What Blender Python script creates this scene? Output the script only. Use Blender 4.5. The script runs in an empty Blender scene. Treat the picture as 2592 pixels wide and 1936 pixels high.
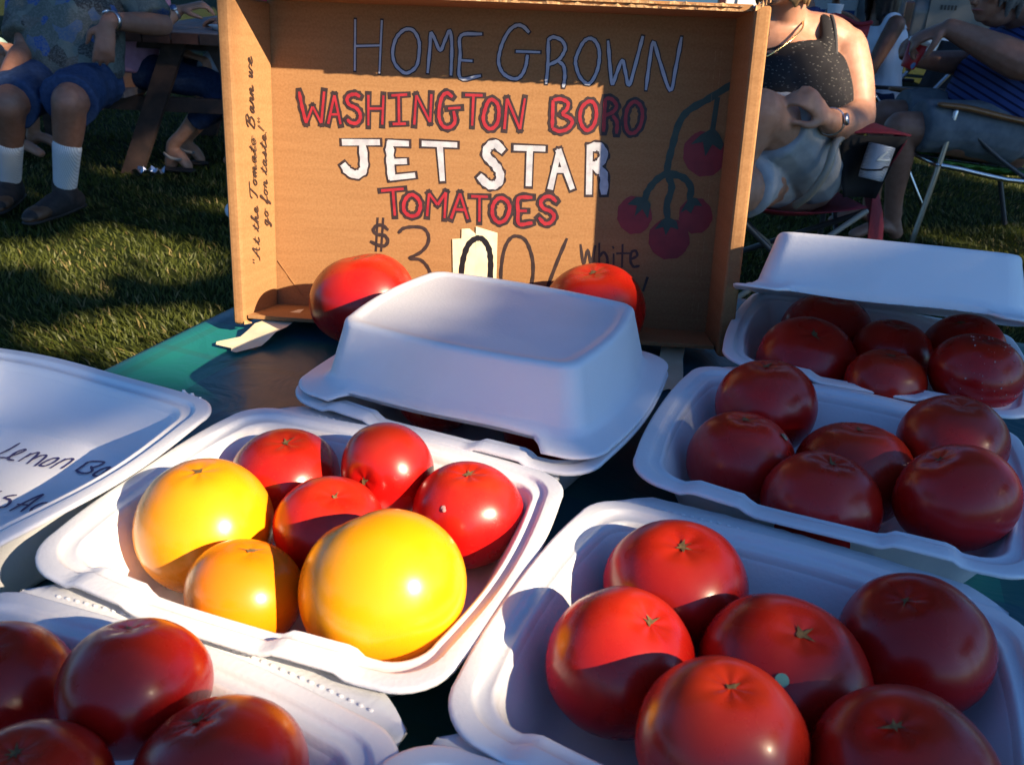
import bpy, bmesh, math, random
import numpy as np
from mathutils import Vector, Matrix, noise as mnoise
random.seed(7); RNG = np.random.default_rng(7)
SC = bpy.context.scene
COL = SC.collection
R = math.radians

# ------------------------------------------------------------------ camera, sky, sun, exposure
CAMLOC = Vector((0, 0, 1.10)); PITCH = R(25.2); ROLL = R(2.8)
cd = bpy.data.cameras.new('camera'); cam = bpy.data.objects.new('camera', cd); COL.objects.link(cam)
fw = Vector((0, math.cos(PITCH), -math.sin(PITCH))); u0 = Vector((0, math.sin(PITCH), math.cos(PITCH))); r0 = Vector((1, 0, 0))
rt = r0*math.cos(ROLL)+u0*math.sin(ROLL); up = u0*math.cos(ROLL)-r0*math.sin(ROLL)
cam.matrix_world = Matrix(((rt.x, up.x, -fw.x, CAMLOC.x), (rt.y, up.y, -fw.y, CAMLOC.y), (rt.z, up.z, -fw.z, CAMLOC.z), (0, 0, 0, 1)))
cd.sensor_width = 36; cd.lens = 36*2198/2592; cd.clip_start = .02; cd.clip_end = 400
cd.dof.use_dof = True; cd.dof.focus_distance = .80; cd.dof.aperture_fstop = 22
SC.camera = cam
SUN_EL, SUN_AZ = R(27.6), R(124.8)          # azimuth measured from +Y towards +X
SDIR = Vector((math.sin(SUN_AZ)*math.cos(SUN_EL), math.cos(SUN_AZ)*math.cos(SUN_EL), math.sin(SUN_EL)))
w = bpy.data.worlds.new('World'); SC.world = w; w.use_nodes = True
nt = w.node_tree; bg = nt.nodes['Background']
sk = nt.nodes.new('ShaderNodeTexSky'); sk.sky_type = 'NISHITA'; sk.sun_disc = False
sk.sun_elevation = SUN_EL; sk.sun_rotation = SUN_AZ; sk.air_density = 1.0; sk.dust_density = .6; sk.ozone_density = 4.0
tint = nt.nodes.new('ShaderNodeMix'); tint.data_type = 'RGBA'; tint.blend_type = 'MULTIPLY'; tint.inputs['Factor'].default_value = 1; tint.inputs['B'].default_value = (.51, .81, 1.15, 1)   # the camera's white balance sees open shade as blue
nt.links.new(sk.outputs[0], tint.inputs['A']); nt.links.new(tint.outputs['Result'], bg.inputs[0]); bg.inputs[1].default_value = .05
sl = bpy.data.lights.new('sun', 'SUN'); sl.energy = 5.0; sl.angle = R(.53); sl.color = (1, .80, .56)
so = bpy.data.objects.new('sun', sl); COL.objects.link(so); so.location = (8, -6, 9)
so.rotation_euler = SDIR.to_track_quat('Z', 'Y').to_euler()
SC.view_settings.view_transform = 'Standard'; SC.view_settings.look = 'None'
SC.view_settings.exposure = 1.52; SC.view_settings.gamma = 1; SC.view_settings.use_curve_mapping = False

# ------------------------------------------------------------------ helpers
def mat(name, c1, rough=.6, c2=None, scale=20, detail=4, bump=0, bscale=None, spec=.5, metal=0, coat=0, sss=0, srad=(1, .3, .15), sscale=.006, sheen=0, contrast=(.35, .65), vec='Object', trans=0):
    m = bpy.data.materials.new(name); m.use_nodes = True; t = m.node_tree; b = t.nodes['Principled BSDF']
    b.inputs['Base Color'].default_value = (*c1, 1); b.inputs['Roughness'].default_value = rough
    b.inputs['Specular IOR Level'].default_value = spec; b.inputs['Metallic'].default_value = metal
    b.inputs['Coat Weight'].default_value = coat; b.inputs['Coat Roughness'].default_value = .12
    if sss:
        b.inputs['Subsurface Weight'].default_value = sss; b.inputs['Subsurface Radius'].default_value = srad; b.inputs['Subsurface Scale'].default_value = sscale
    if sheen: b.inputs['Sheen Weight'].default_value = sheen
    tc = t.nodes.new('ShaderNodeTexCoord')
    if c2 is not None:
        n = t.nodes.new('ShaderNodeTexNoise'); n.inputs['Scale'].default_value = scale; n.inputs['Detail'].default_value = detail
        t.links.new(tc.outputs[vec], n.inputs['Vector'])
        r = t.nodes.new('ShaderNodeValToRGB'); r.color_ramp.elements[0].position = contrast[0]; r.color_ramp.elements[1].position = contrast[1]
        r.color_ramp.elements[0].color = (*c1, 1); r.color_ramp.elements[1].color = (*c2, 1)
        t.links.new(n.outputs['Fac'], r.inputs[0]); t.links.new(r.outputs[0], b.inputs['Base Color'])
    if bump:
        n2 = t.nodes.new('ShaderNodeTexNoise'); n2.inputs['Scale'].default_value = bscale or scale; n2.inputs['Detail'].default_value = 3
        t.links.new(tc.outputs[vec], n2.inputs['Vector'])
        bp = t.nodes.new('ShaderNodeBump'); bp.inputs['Strength'].default_value = bump; bp.inputs['Distance'].default_value = .002
        t.links.new(n2.outputs['Fac'], bp.inputs['Height']); t.links.new(bp.outputs[0], b.inputs['Normal'])
    return m
def nodes(m): return m.node_tree, m.node_tree.nodes['Principled BSDF']

def tag(o, label, cat, group=None, kind=None):
    if label: o['label'] = label
    if cat: o['category'] = cat
    if group: o['group'] = group
    if kind: o['kind'] = kind
    return o
def thing(name, label, cat, loc=(0, 0, 0), rotz=0, group=None):
    o = bpy.data.objects.new(name, None); COL.objects.link(o); o.empty_display_size = .05
    o.location = loc; o.rotation_euler = (0, 0, rotz); tag(o, label, cat, group); return o
def wmat(o):
    m = Matrix.Translation(o.location) @ o.rotation_euler.to_matrix().to_4x4()
    return wmat(o.parent) @ m if o.parent else m
def mesh(name, V, F, mats, parent=None, world=False, smooth=True, midx=None):
    V = [Vector(v) for v in V]
    if world and parent:
        im = wmat(parent).inverted(); V = [im @ v for v in V]
    me = bpy.data.meshes.new(name); me.from_pydata([tuple(v) for v in V], [], F); me.update()
    for m in (mats if isinstance(mats, (list, tuple)) else [mats]): me.materials.append(m)
    if midx is not None: me.polygons.foreach_set('material_index', midx)
    me.polygons.foreach_set('use_smooth', [smooth]*len(me.polygons))
    o = bpy.data.objects.new(name, me); COL.objects.link(o)
    if parent: o.parent = parent
    return o
def inst(name, src, parent, loc=(0, 0, 0), rot=(0, 0, 0)):
    o = bpy.data.objects.new(name, src.data); COL.objects.link(o); o.parent = parent; o.location = loc; o.rotation_euler = rot
    return o
def fixnormals(o):
    bm = bmesh.new(); bm.from_mesh(o.data); bmesh.ops.recalc_face_normals(bm, faces=bm.faces); bm.to_mesh(o.data); bm.free(); return o
def box(name, lo, hi, m, parent=None, world=True, bevel=.003, rot=None, taper=None):
    """bevelled box between two corners, optionally turned by matrix rot about its centre"""
    bm = bmesh.new(); bmesh.ops.create_cube(bm, size=1)
    lo = Vector(lo); hi = Vector(hi); c = (lo+hi)/2; d = hi-lo
    for v in bm.verts:
        v.co = Vector((v.co.x*d.x, v.co.y*d.y, v.co.z*d.z))
        if taper and v.co.z > 0: v.co.x *= taper; v.co.y *= taper
    if bevel: bmesh.ops.bevel(bm, geom=bm.edges[:], offset=min(bevel, min(d)*.45), segments=2, affect='EDGES', profile=.7)
    V = [(rot @ v.co if rot else v.co)+c for v in bm.verts]; bm.verts.index_update(); F = [[v.index for v in f.verts] for f in bm.faces]; bm.free()
    return mesh(name, V, F, m, parent, world, smooth=False)
def catmull(P, n=6, closed=False):
    P = [np.array(p, float) for p in P]; out = []
    L = len(P); rng = range(L if closed else L-1)
    for i in rng:
        if closed: a, b, c, d = P[i-1], P[i], P[(i+1) % L], P[(i+2) % L]
        else:
            b, c = P[i], P[i+1]; a = P[i-1] if i else 2*b-c; d = P[i+2] if i+2 < L else 2*c-b
        for k in range(n):
            t = k/n; out.append(.5*((2*b)+(c-a)*t+(2*a-5*b+4*c-d)*t*t+(3*b-a-3*c+d)*t**3))
    if not closed: out.append(P[-1])
    return out
def tubegeo(pts, rad, n=12, flat=1.0, ax=None, caps=True, smooth_path=True, sub=5, ck=.9):
    """closed tapered tube; flat = thickness across ax relative to width along ax"""
    P = [np.array(p, float) for p in pts]; rad = list(rad) if hasattr(rad, '__len__') else [rad]*len(P)
    fl = list(flat) if hasattr(flat, '__len__') else [flat]*len(P)
    if smooth_path and len(P) > 2:
        D = [np.array([*p, r, f]) for p, r, f in zip(P, rad, fl)]; D = catmull(D, sub)
        P = [d[:3] for d in D]; rad = [max(d[3], 1e-4) for d in D]; fl = [d[4] for d in D]
    rings = []
    L = len(P); T = []
    for i in range(L):
        t = P[min(i+1, L-1)]-P[max(i-1, 0)]; T.append(t/(np.linalg.norm(t)+1e-12))
    a0 = np.array(ax if ax is not None else ((0, 0, 1) if abs(T[0][2]) < .9 else (1, 0, 0)), float)
    def ring(c, r, f, t):
        nonlocal a0
        u = a0-t*(a0@t); u /= np.linalg.norm(u)+1e-12
        if ax is None: a0 = u
        v = np.cross(t, u)
        return [c+r*(math.cos(2*math.pi*k/n)*u+f*math.sin(2*math.pi*k/n)*v) for k in range(n)]
    if caps:
        for q in (80, 55, 28): rings.append(ring(P[0]-T[0]*rad[0]*math.sin(R(q))*ck, rad[0]*math.cos(R(q)*(1 if ck > .5 else .35)), fl[0], T[0]))
    for i in range(L): rings.append(ring(P[i], rad[i], fl[i], T[i]))
    if caps:
        for q in (28, 55, 80): rings.append(ring(P[-1]+T[-1]*rad[-1]*math.sin(R(q))*ck, rad[-1]*math.cos(R(q)*(1 if ck > .5 else .35)), fl[-1], T[-1]))
    V = [v for r_ in rings for v in r_]; F = []
    for i in range(len(rings)-1):
        for k in range(n):
            a = i*n+k; b = i*n+(k+1) % n; F.append([a, b, b+n, a+n])
    F.append(list(range(n))[::-1]); F.append(list(range(len(V)-n, len(V))))
    return V, F
class Geo:
    def __init__(s, ck=.9): s.V = []; s.F = []; s.ck = ck
    def add(s, vf):
        o = len(s.V); s.V += [tuple(v) for v in vf[0]]; s.F += [[i+o for i in f] for f in vf[1]]; return s
    def tube(s, *a, **k): k.setdefault('ck', s.ck); return s.add(tubegeo(*a, **k))
    def ball(s, c, r, n=14):
        r = (r, r, r) if not hasattr(r, '__len__') else r; V = []; F = []; m = 9
        for i in range(m+1):
            th = math.pi*(i+.02)/(m+.04)
            for k in range(n):
                ph = 2*math.pi*k/n; V.append((c[0]+r[0]*math.sin(th)*math.cos(ph), c[1]+r[1]*math.sin(th)*math.sin(ph), c[2]+r[2]*math.cos(th)))
        for i in range(m):
            for k in range(n): F.append([i*n+k, (i+1)*n+k, (i+1)*n+(k+1) % n, i*n+(k+1) % n])
        F.append(list(range(n))); F.append([m*n+k for k in range(n)][::-1])
        return s.add((V, F))
    def build(s, name, m, parent=None, world=True, smooth=True): return fixnormals(mesh(name, s.V, s.F, m, parent, world, smooth))
    def skin(s, name, m, parent, vox=.008, it=5, fold=None):
        """fuse the overlapping tubes into ONE continuous surface"""
        me = bpy.data.meshes.new('tmp'); me.from_pydata(s.V, [], s.F); o = bpy.data.objects.new('tmp', me); COL.objects.link(o)
        fixnormals(o)
        r = o.modifiers.new('r', 'REMESH'); r.mode = 'VOXEL'; r.voxel_size = vox
        q = o.modifiers.new('s', 'SMOOTH'); q.factor = .5; q.iterations = it
        dg = bpy.context.evaluated_depsgraph_get(); dg.update()
        m2 = bpy.data.meshes.new_from_object(o.evaluated_get(dg)); bpy.data.objects.remove(o)
        n = len(m2.vertices); co = np.empty(n*3); m2.vertices.foreach_get('co', co); co = co.reshape(-1, 3)
        if fold:
            no = np.empty(n*3); m2.vertices.foreach_get('normal', no); no = no.reshape(-1, 3); amp, fr, dr = fold
            dr = np.array(dr, float); p = co@dr
            wv = np.sin(p*fr+3*np.sin(co[:, 0]*9+co[:, 1]*7)+2.2*np.sin(co[:, 2]*11+co[:, 0]*5))+.6*np.sin(co@np.array([31, 23, 17.])+2*np.sin(p*fr*.5))
            co = co+no*(amp*wv)[:, None]
        if parent:
            im = np.array(wmat(parent).inverted()); co = co@im[:3, :3].T+im[:3, 3]
        m2.vertices.foreach_set('co', co.ravel()); m2.materials.clear(); m2.materials.append(m); m2.update()
        m2.polygons.foreach_set('use_smooth', [True]*len(m2.polygons)); m2.name = name
        o = bpy.data.objects.new(name, m2); COL.objects.link(o)
        if parent: o.parent = parent
        return o
def ribbon(pts, w, closed=False, sm=True, cap=True):
    """2D marker stroke -> strip of quads; returns verts (x,y) and faces"""
    P = catmull(pts, 5, closed) if (sm and len(pts) > 2) else [np.array(p, float) for p in pts]
    if not closed and cap:
        d = P[0]-P[1]; P[0] = P[0]+d/np.linalg.norm(d)*w*.38
        d = P[-1]-P[-2]; P[-1] = P[-1]+d/np.linalg.norm(d)*w*.38
    if closed: P.append(P[0])
    V = []; F = []; L = len(P)
    for i in range(L):
        if closed and i in (0, L-1): t = P[1]-P[-2]
        else: t = P[min(i+1, L-1)]-P[max(i-1, 0)]
        t /= np.linalg.norm(t)+1e-12; nrm = np.array([-t[1], t[0]])
        ww = w*(1+.10*math.sin(i*1.7+P[0][0]*900)+.05*math.sin(i*4.1))
        if not closed and cap and i in (0, L-1): ww *= .72
        V += [P[i]+nrm*ww/2, P[i]-nrm*ww/2]
    for i in range(L-1): F.append([2*i, 2*i+1, 2*i+3, 2*i+2])
    return V, F
# ------------------------------------------------------------------ materials
M = {}
def foam_mat():
    m = mat('foam', (.83, .84, .86), .38, spec=.45)
    t, b = nodes(m); tc = t.nodes.new('ShaderNodeTexCoord')
    v = t.nodes.new('ShaderNodeTexVoronoi'); v.inputs['Scale'].default_value = 380; t.links.new(tc.outputs['Object'], v.inputs['Vector'])
    n = t.nodes.new('ShaderNodeTexNoise'); n.inputs['Scale'].default_value = 900; t.links.new(tc.outputs['Object'], n.inputs['Vector'])
    ad = t.nodes.new('ShaderNodeMath'); ad.operation = 'ADD'; t.links.new(v.outputs['Distance'], ad.inputs[0]); t.links.new(n.outputs['Fac'], ad.inputs[1])
    bp = t.nodes.new('ShaderNodeBump'); bp.inputs['Strength'].default_value = .20; bp.inputs['Distance'].default_value = .0005
    t.links.new(ad.outputs[0], bp.inputs['Height']); t.links.new(bp.outputs[0], b.inputs['Normal'])
    # faint scuffs
    n3 = t.nodes.new('ShaderNodeTexNoise'); n3.inputs['Scale'].default_value = 9; n3.inputs['Detail'].default_value = 6; t.links.new(tc.outputs['Object'], n3.inputs['Vector'])
    r = t.nodes.new('ShaderNodeValToRGB'); r.color_ramp.elements[0].position = .3; r.color_ramp.elements[0].color = (.76, .77, .78, 1); r.color_ramp.elements[1].position = .55; r.color_ramp.elements[1].color = (.84, .85, .87, 1)
    t.links.new(n3.outputs['Fac'], r.inputs[0]); t.links.new(r.outputs[0], b.inputs['Base Color'])
    return m
M['foam'] = foam_mat()
def tomato_mat(name, c1, c2, c3, rough=.24):
    m = mat(name, c1, rough, spec=.5, coat=.10, sss=0, srad=(1, .25, .1), sscale=.006)
    t, b = nodes(m); tc = t.nodes.new('ShaderNodeTexCoord'); oi = t.nodes.new('ShaderNodeObjectInfo')
    off = t.nodes.new('ShaderNodeVectorMath'); off.operation = 'ADD'; t.links.new(tc.outputs['Object'], off.inputs[0]); t.links.new(oi.outputs['Random'], off.inputs[1])
    n = t.nodes.new('ShaderNodeTexNoise'); n.inputs['Scale'].default_value = 16; n.inputs['Detail'].default_value = 3; t.links.new(off.outputs[0], n.inputs['Vector'])
    r = t.nodes.new('ShaderNodeValToRGB'); e = r.color_ramp.elements; e[0].position = .3; e[0].color = (*c1, 1); e[1].position = .72; e[1].color = (*c2, 1)
    t.links.new(n.outputs['Fac'], r.inputs[0])
    # paler shoulder round the stem end, fine speckle
    sx = t.nodes.new('ShaderNodeSeparateXYZ'); t.links.new(tc.outputs['Generated'], sx.inputs[0])
    mp = t.nodes.new('ShaderNodeMapRange'); mp.inputs[1].default_value = .62; mp.inputs[2].default_value = 1.0; mp.inputs[3].default_value = 0; mp.inputs[4].default_value = .5
    t.links.new(sx.outputs['Z'], mp.inputs[0])
    n2 = t.nodes.new('ShaderNodeTexNoise'); n2.inputs['Scale'].default_value = 45; n2.inputs['Detail'].default_value = 5; t.links.new(off.outputs[0], n2.inputs['Vector'])
    mu = t.nodes.new('ShaderNodeMath'); mu.operation = 'MULTIPLY'; t.links.new(mp.outputs[0], mu.inputs[0]); t.links.new(n2.outputs['Fac'], mu.inputs[1])
    mx = t.nodes.new('ShaderNodeMix'); mx.data_type = 'RGBA'; t.links.new(mu.outputs[0], mx.inputs['Factor']); t.links.new(r.outputs[0], mx.inputs['A']); mx.inputs['B'].default_value = (*c3, 1)
    v = t.nodes.new('ShaderNodeTexVoronoi'); v.inputs['Scale'].default_value = 260; t.links.new(off.outputs[0], v.inputs['Vector'])
    lt = t.nodes.new('ShaderNodeMath'); lt.operation = 'LESS_THAN'; lt.inputs[1].default_value = .10; t.links.new(v.outputs['Distance'], lt.inputs[0])
    l2 = t.nodes.new('ShaderNodeMath'); l2.operation = 'MULTIPLY'; l2.inputs[1].default_value = .30; t.links.new(lt.outputs[0], l2.inputs[0])
    mx2 = t.nodes.new('ShaderNodeMix'); mx2.data_type = 'RGBA'; t.links.new(l2.outputs[0], mx2.inputs['Factor']); t.links.new(mx.outputs['Result'], mx2.inputs['A']); mx2.inputs['B'].default_value = (*c3, 1)
    t.links.new(mx2.outputs['Result'], b.inputs['Base Color'])
    rr = t.nodes.new('ShaderNodeMapRange'); rr.inputs[3].default_value = rough-.05; rr.inputs[4].default_value = rough+.14; t.links.new(n2.outputs['Fac'], rr.inputs[0]); t.links.new(rr.outputs[0], b.inputs['Roughness'])
    bp = t.nodes.new('ShaderNodeBump'); bp.inputs['Strength'].default_value = .12; bp.inputs['Distance'].default_value = .0015
    t.links.new(n2.outputs['Fac'], bp.inputs['Height']); t.links.new(bp.outputs[0], b.inputs['Normal'])
    return m
M['red'] = tomato_mat('ripe_red', (.38, .0025, .003), (.50, .006, .004), (.52, .07, .015))
M['redor'] = tomato_mat('orange_red', (.36, .006, .004), (.46, .014, .005), (.50, .07, .012))
M['yellow'] = tomato_mat('lemon_yellow', (.84, .315, .0012), (.88, .375, .002), (.84, .27, .005))
M['orange'] = tomato_mat('golden_orange', (.76, .195, .002), (.80, .25, .003), (.76, .14, .005))
M['scar'] = mat('dry_scar', (.085, .050, .018), .95, (.19, .12, .045), 300, bump=.4)
def card_mat():
    m = mat('cardboard', (.37, .195, .085), .85, spec=.2); t, b = nodes(m); tc = t.nodes.new('ShaderNodeTexCoord')
    mp = t.nodes.new('ShaderNodeMapping'); mp.inputs['Scale'].default_value = (3, 46, 3); t.links.new(tc.outputs['Object'], mp.inputs[0])
    n = t.nodes.new('ShaderNodeTexNoise'); n.inputs['Scale'].default_value = 3; n.inputs['Detail'].default_value = 6; t.links.new(mp.outputs[0], n.inputs['Vector'])
    n2 = t.nodes.new('ShaderNodeTexNoise'); n2.inputs['Scale'].default_value = 420; n2.inputs['Detail'].default_value = 3; t.links.new(tc.outputs['Object'], n2.inputs['Vector'])
    ad = t.nodes.new('ShaderNodeMix'); ad.data_type = 'FLOAT'; ad.inputs['Factor'].default_value = .62; t.links.new(n.outputs['Fac'], ad.inputs['A']); t.links.new(n2.outputs['Fac'], ad.inputs['B'])
    r = t.nodes.new('ShaderNodeValToRGB'); e = r.color_ramp.elements; e[0].position = .36; e[0].color = (.275, .138, .056, 1); e[1].position = .64; e[1].color = (.345, .182, .078, 1)
    t.links.new(ad.outputs['Result'], r.inputs[0]); t.links.new(r.outputs[0], b.inputs['Base Color'])
    bp = t.nodes.new('ShaderNodeBump'); bp.inputs['Strength'].default_value = .25; bp.inputs['Distance'].default_value = .001
    t.links.new(n.outputs['Fac'], bp.inputs['Height']); t.links.new(bp.outputs[0], b.inputs['Normal'])
    return m
M['card'] = card_mat()
M['flute'] = mat('corrugated_edge', (.30, .15, .06), .9, (.50, .31, .15), 240, bump=.6)
M['ink'] = mat('black_marker', (.022, .013, .014), .55, (.040, .022, .020), 120)
M['ink2'] = mat('heavy_black_marker', (.012, .011, .014), .4)
M['blue'] = mat('silver_blue_paint', (.34, .38, .47), .5, (.44, .48, .56), 90)
M['redpaint'] = mat('red_paint', (.27, .012, .022), .5, (.36, .022, .030), 80)
M['white'] = mat('silver_white_paint', (.36, .37, .41), .45, (.50, .505, .54), 110)
M['green'] = mat('dark_green_paint', (.016, .040, .030), .5, (.024, .055, .040), 70)
M['fruitpaint'] = mat('crimson_paint', (.20, .010, .018), .5, (.26, .016, .024), 60)
M['tape'] = mat('masking_tape', (.72, .62, .40), .6, (.80, .72, .50), 60, bump=.15)
M['pen'] = mat('violet_marker', (.045, .035, .13), .45)
def cloth_mat():
    m = mat('plaid_plastic', (.01, .1, .08), .38, spec=.5); t, b = nodes(m); tc = t.nodes.new('ShaderNodeTexCoord')
    sx = t.nodes.new('ShaderNodeSeparateXYZ'); t.links.new(tc.outputs['UV'], sx.inputs[0])
    def band(out, per, ph, duty):
        a = t.nodes.new('ShaderNodeMath'); a.operation = 'MULTIPLY_ADD'; a.inputs[1].default_value = 1/per; a.inputs[2].default_value = ph; t.links.new(out, a.inputs[0])
        f = t.nodes.new('ShaderNodeMath'); f.operation = 'FRACT'; t.links.new(a.outputs[0], f.inputs[0])
        l = t.nodes.new('ShaderNodeMath'); l.operation = 'LESS_THAN'; l.inputs[1].default_value = duty; t.links.new(f.outputs[0], l.inputs[0]); return l.outputs[0]
    def mix(fac, a, bcol, k=1):
        x = t.nodes.new('ShaderNodeMix'); x.data_type = 'RGBA'
        if k != 1:
            mm = t.nodes.new('ShaderNodeMath'); mm.operation = 'MULTIPLY'; mm.inputs[1].default_value = k; t.links.new(fac, mm.inputs[0]); fac = mm.outputs[0]
        t.links.new(fac, x.inputs['Factor'])
        if isinstance(a, tuple): x.inputs['A'].default_value = (*a, 1)
        else: t.links.new(a, x.inputs['A'])
        x.inputs['B'].default_value = (*bcol, 1); return x.outputs['Result']
    bx = band(sx.outputs['X'], .34, .1176, .5); by = band(sx.outputs['Y'], .34, .853, .5)
    c = mix(bx, (.012, .17, .145), (.010, .095, .105), .85)
    c = mix(by, c, (.008, .085, .125), .75)
    c = mix(band(sx.outputs['X'], .34, .35, .03), c, (.03, .09, .07), .3); c = mix(band(sx.outputs['Y'], .34, .10, .03), c, (.03, .09, .07), .3)
    t.links.new(c, b.inputs['Base Color'])
    n = t.nodes.new('ShaderNodeTexNoise'); n.inputs['Scale'].default_value = 14; n.inputs['Detail'].default_value = 4; n.inputs['Distortion'].default_value = 1.2; t.links.new(tc.outputs['Object'], n.inputs['Vector'])
    bp = t.nodes.new('ShaderNodeBump'); bp.inputs['Strength'].default_value = .5; bp.inputs['Distance'].default_value = .006; t.links.new(n.outputs['Fac'], bp.inputs['Height']); t.links.new(bp.outputs[0], b.inputs['Normal'])
    return m
M['cloth'] = cloth_mat()
M['metal'] = mat('aluminium', (.62, .63, .66), .28, metal=1)
M['dark'] = mat('dark_plastic', (.015, .015, .018), .5)
M['soil'] = mat('lawn_soil', (.013, .022, .006), 1.0, (.028, .036, .010), 9, detail=8, bump=.6, bscale=60, spec=.05)

# ------------------------------------------------------------------ ground and grass
def ground():
    n = 60; V = []; F = []
    xs = np.concatenate([np.linspace(-90, -6, 10)[:-1], np.linspace(-6, 6, 41), np.linspace(6, 90, 10)[1:]]); ys = np.concatenate([np.linspace(-60, -2, 8)[:-1], np.linspace(-2, 9, 41), np.linspace(9, 140, 12)[1:]])
    for y in ys:
        for x in xs: V.append((x, y, .012*math.sin(x*1.7+y)*math.sin(y*1.3)-.012))
    a = len(xs)
    for j in range(len(ys)-1):
        for i in range(a-1): F.append([j*a+i, j*a+i+1, (j+1)*a+i+1, (j+1)*a+i])
    o = mesh('ground', V, F, M['soil']); o['kind'] = 'structure'; o['label'] = 'mown lawn spreading under the tables and chairs'
ground()
def grass():
    m = bpy.data.materials.new('grass_blade'); m.use_nodes = True; t, b = nodes(m); b.inputs['Roughness'].default_value = .5; b.inputs['Specular IOR Level'].default_value = .3
    at = t.nodes.new('ShaderNodeAttribute'); at.attribute_name = 'col'; t.links.new(at.outputs['Color'], b.inputs['Base Color'])
    tr = t.nodes.new('ShaderNodeBsdfTranslucent'); t.links.new(at.outputs['Color'], tr.inputs['Color'])
    mx = t.nodes.new('ShaderNodeMixShader'); mx.inputs[0].default_value = .3; t.links.new(b.outputs[0], mx.inputs[1]); t.links.new(tr.outputs[0], mx.inputs[2])
    t.links.new(mx.outputs[0], t.nodes['Material Output'].inputs[0])
    # blades thin out with distance, grow longer in loose tufts
    N = 270000; k = RNG.random(N)
    y = 1.2+10.5*k**2.0; x = (RNG.random(N)*2-1)*(1.7+.72*y)
    keep = (x < -.15-.02*y) | (y > 1.9); x = x[keep]; y = y[keep]; N = len(x)
    tuft = np.sin(x*5.1+1.3*np.sin(y*4.3))*np.sin(y*6.1+1.7*np.sin(x*3.7))
    h = (.015+.015*RNG.random(N)+.008*np.clip(tuft, -.6, 1))*(1+.05*y); wd = (.0014+.0012*RNG.random(N))*(1+.10*y)
    an = RNG.random(N)*6.283; bend = RNG.normal(0, 1, (N, 2))*.022*(h/.04)[:, None]; bend += np.stack([.014*np.sin(x*3+y), .012*np.cos(y*4)], 1)
    ca, sa = np.cos(an), np.sin(an); z0 = .012*np.sin(x*1.7+y)*np.sin(y*1.3)-.014
    V = np.empty((N, 5, 3))
    V[:, 0] = np.stack([x-ca*wd, y-sa*wd, z0], 1); V[:, 1] = np.stack([x+ca*wd, y+sa*wd, z0], 1)
    V[:, 2] = np.stack([x+bend[:, 0]*.35+ca*wd*.8, y+bend[:, 1]*.35+sa*wd*.8, z0+h*.6], 1); V[:, 3] = np.stack([x+bend[:, 0]*.35-ca*wd*.8, y+bend[:, 1]*.35-sa*wd*.8, z0+h*.6], 1)
    V[:, 4] = np.stack([x+bend[:, 0], y+bend[:, 1], z0+h], 1)
    base = np.arange(N)*5
    me = bpy.data.meshes.new('grass'); me.vertices.add(N*5); me.vertices.foreach_set('co', V.ravel())
    quads = np.stack([base, base+1, base+2, base+3], 1); tris = np.stack([base+3, base+2, base+4], 1)
    me.loops.add(N*7); me.polygons.add(N*2)
    li = np.concatenate([quads, tris], 1).ravel(); me.loops.foreach_set('vertex_index', li)
    ls = np.stack([np.arange(N)*7, np.arange(N)*7+4], 1).ravel(); me.polygons.foreach_set('loop_start', ls)
    me.update(calc_edges=True); me.validate()
    c = np.empty((N, 5, 4)); g = RNG.random(N); dry = RNG.random(N) < (.07+.05*(tuft < -.3))
    base_c = np.stack([.050+.044*g, .066+.042*g, .010+.009*g], 1); base_c[dry] = np.stack([.19+.08*g, .15+.06*g, .06+.02*g], 1)[dry]
    c[:, :, :3] = base_c[:, None, :]; c[:, :, 3] = 1
    a = me.color_attributes.new('col', 'FLOAT_COLOR', 'POINT'); a.data.foreach_set('color', c.ravel())
    me.materials.append(m); o = bpy.data.objects.new('grass', me); COL.objects.link(o)
    tag(o, 'short green lawn grass with dry blades', 'grass', kind='stuff')
grass()

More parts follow.
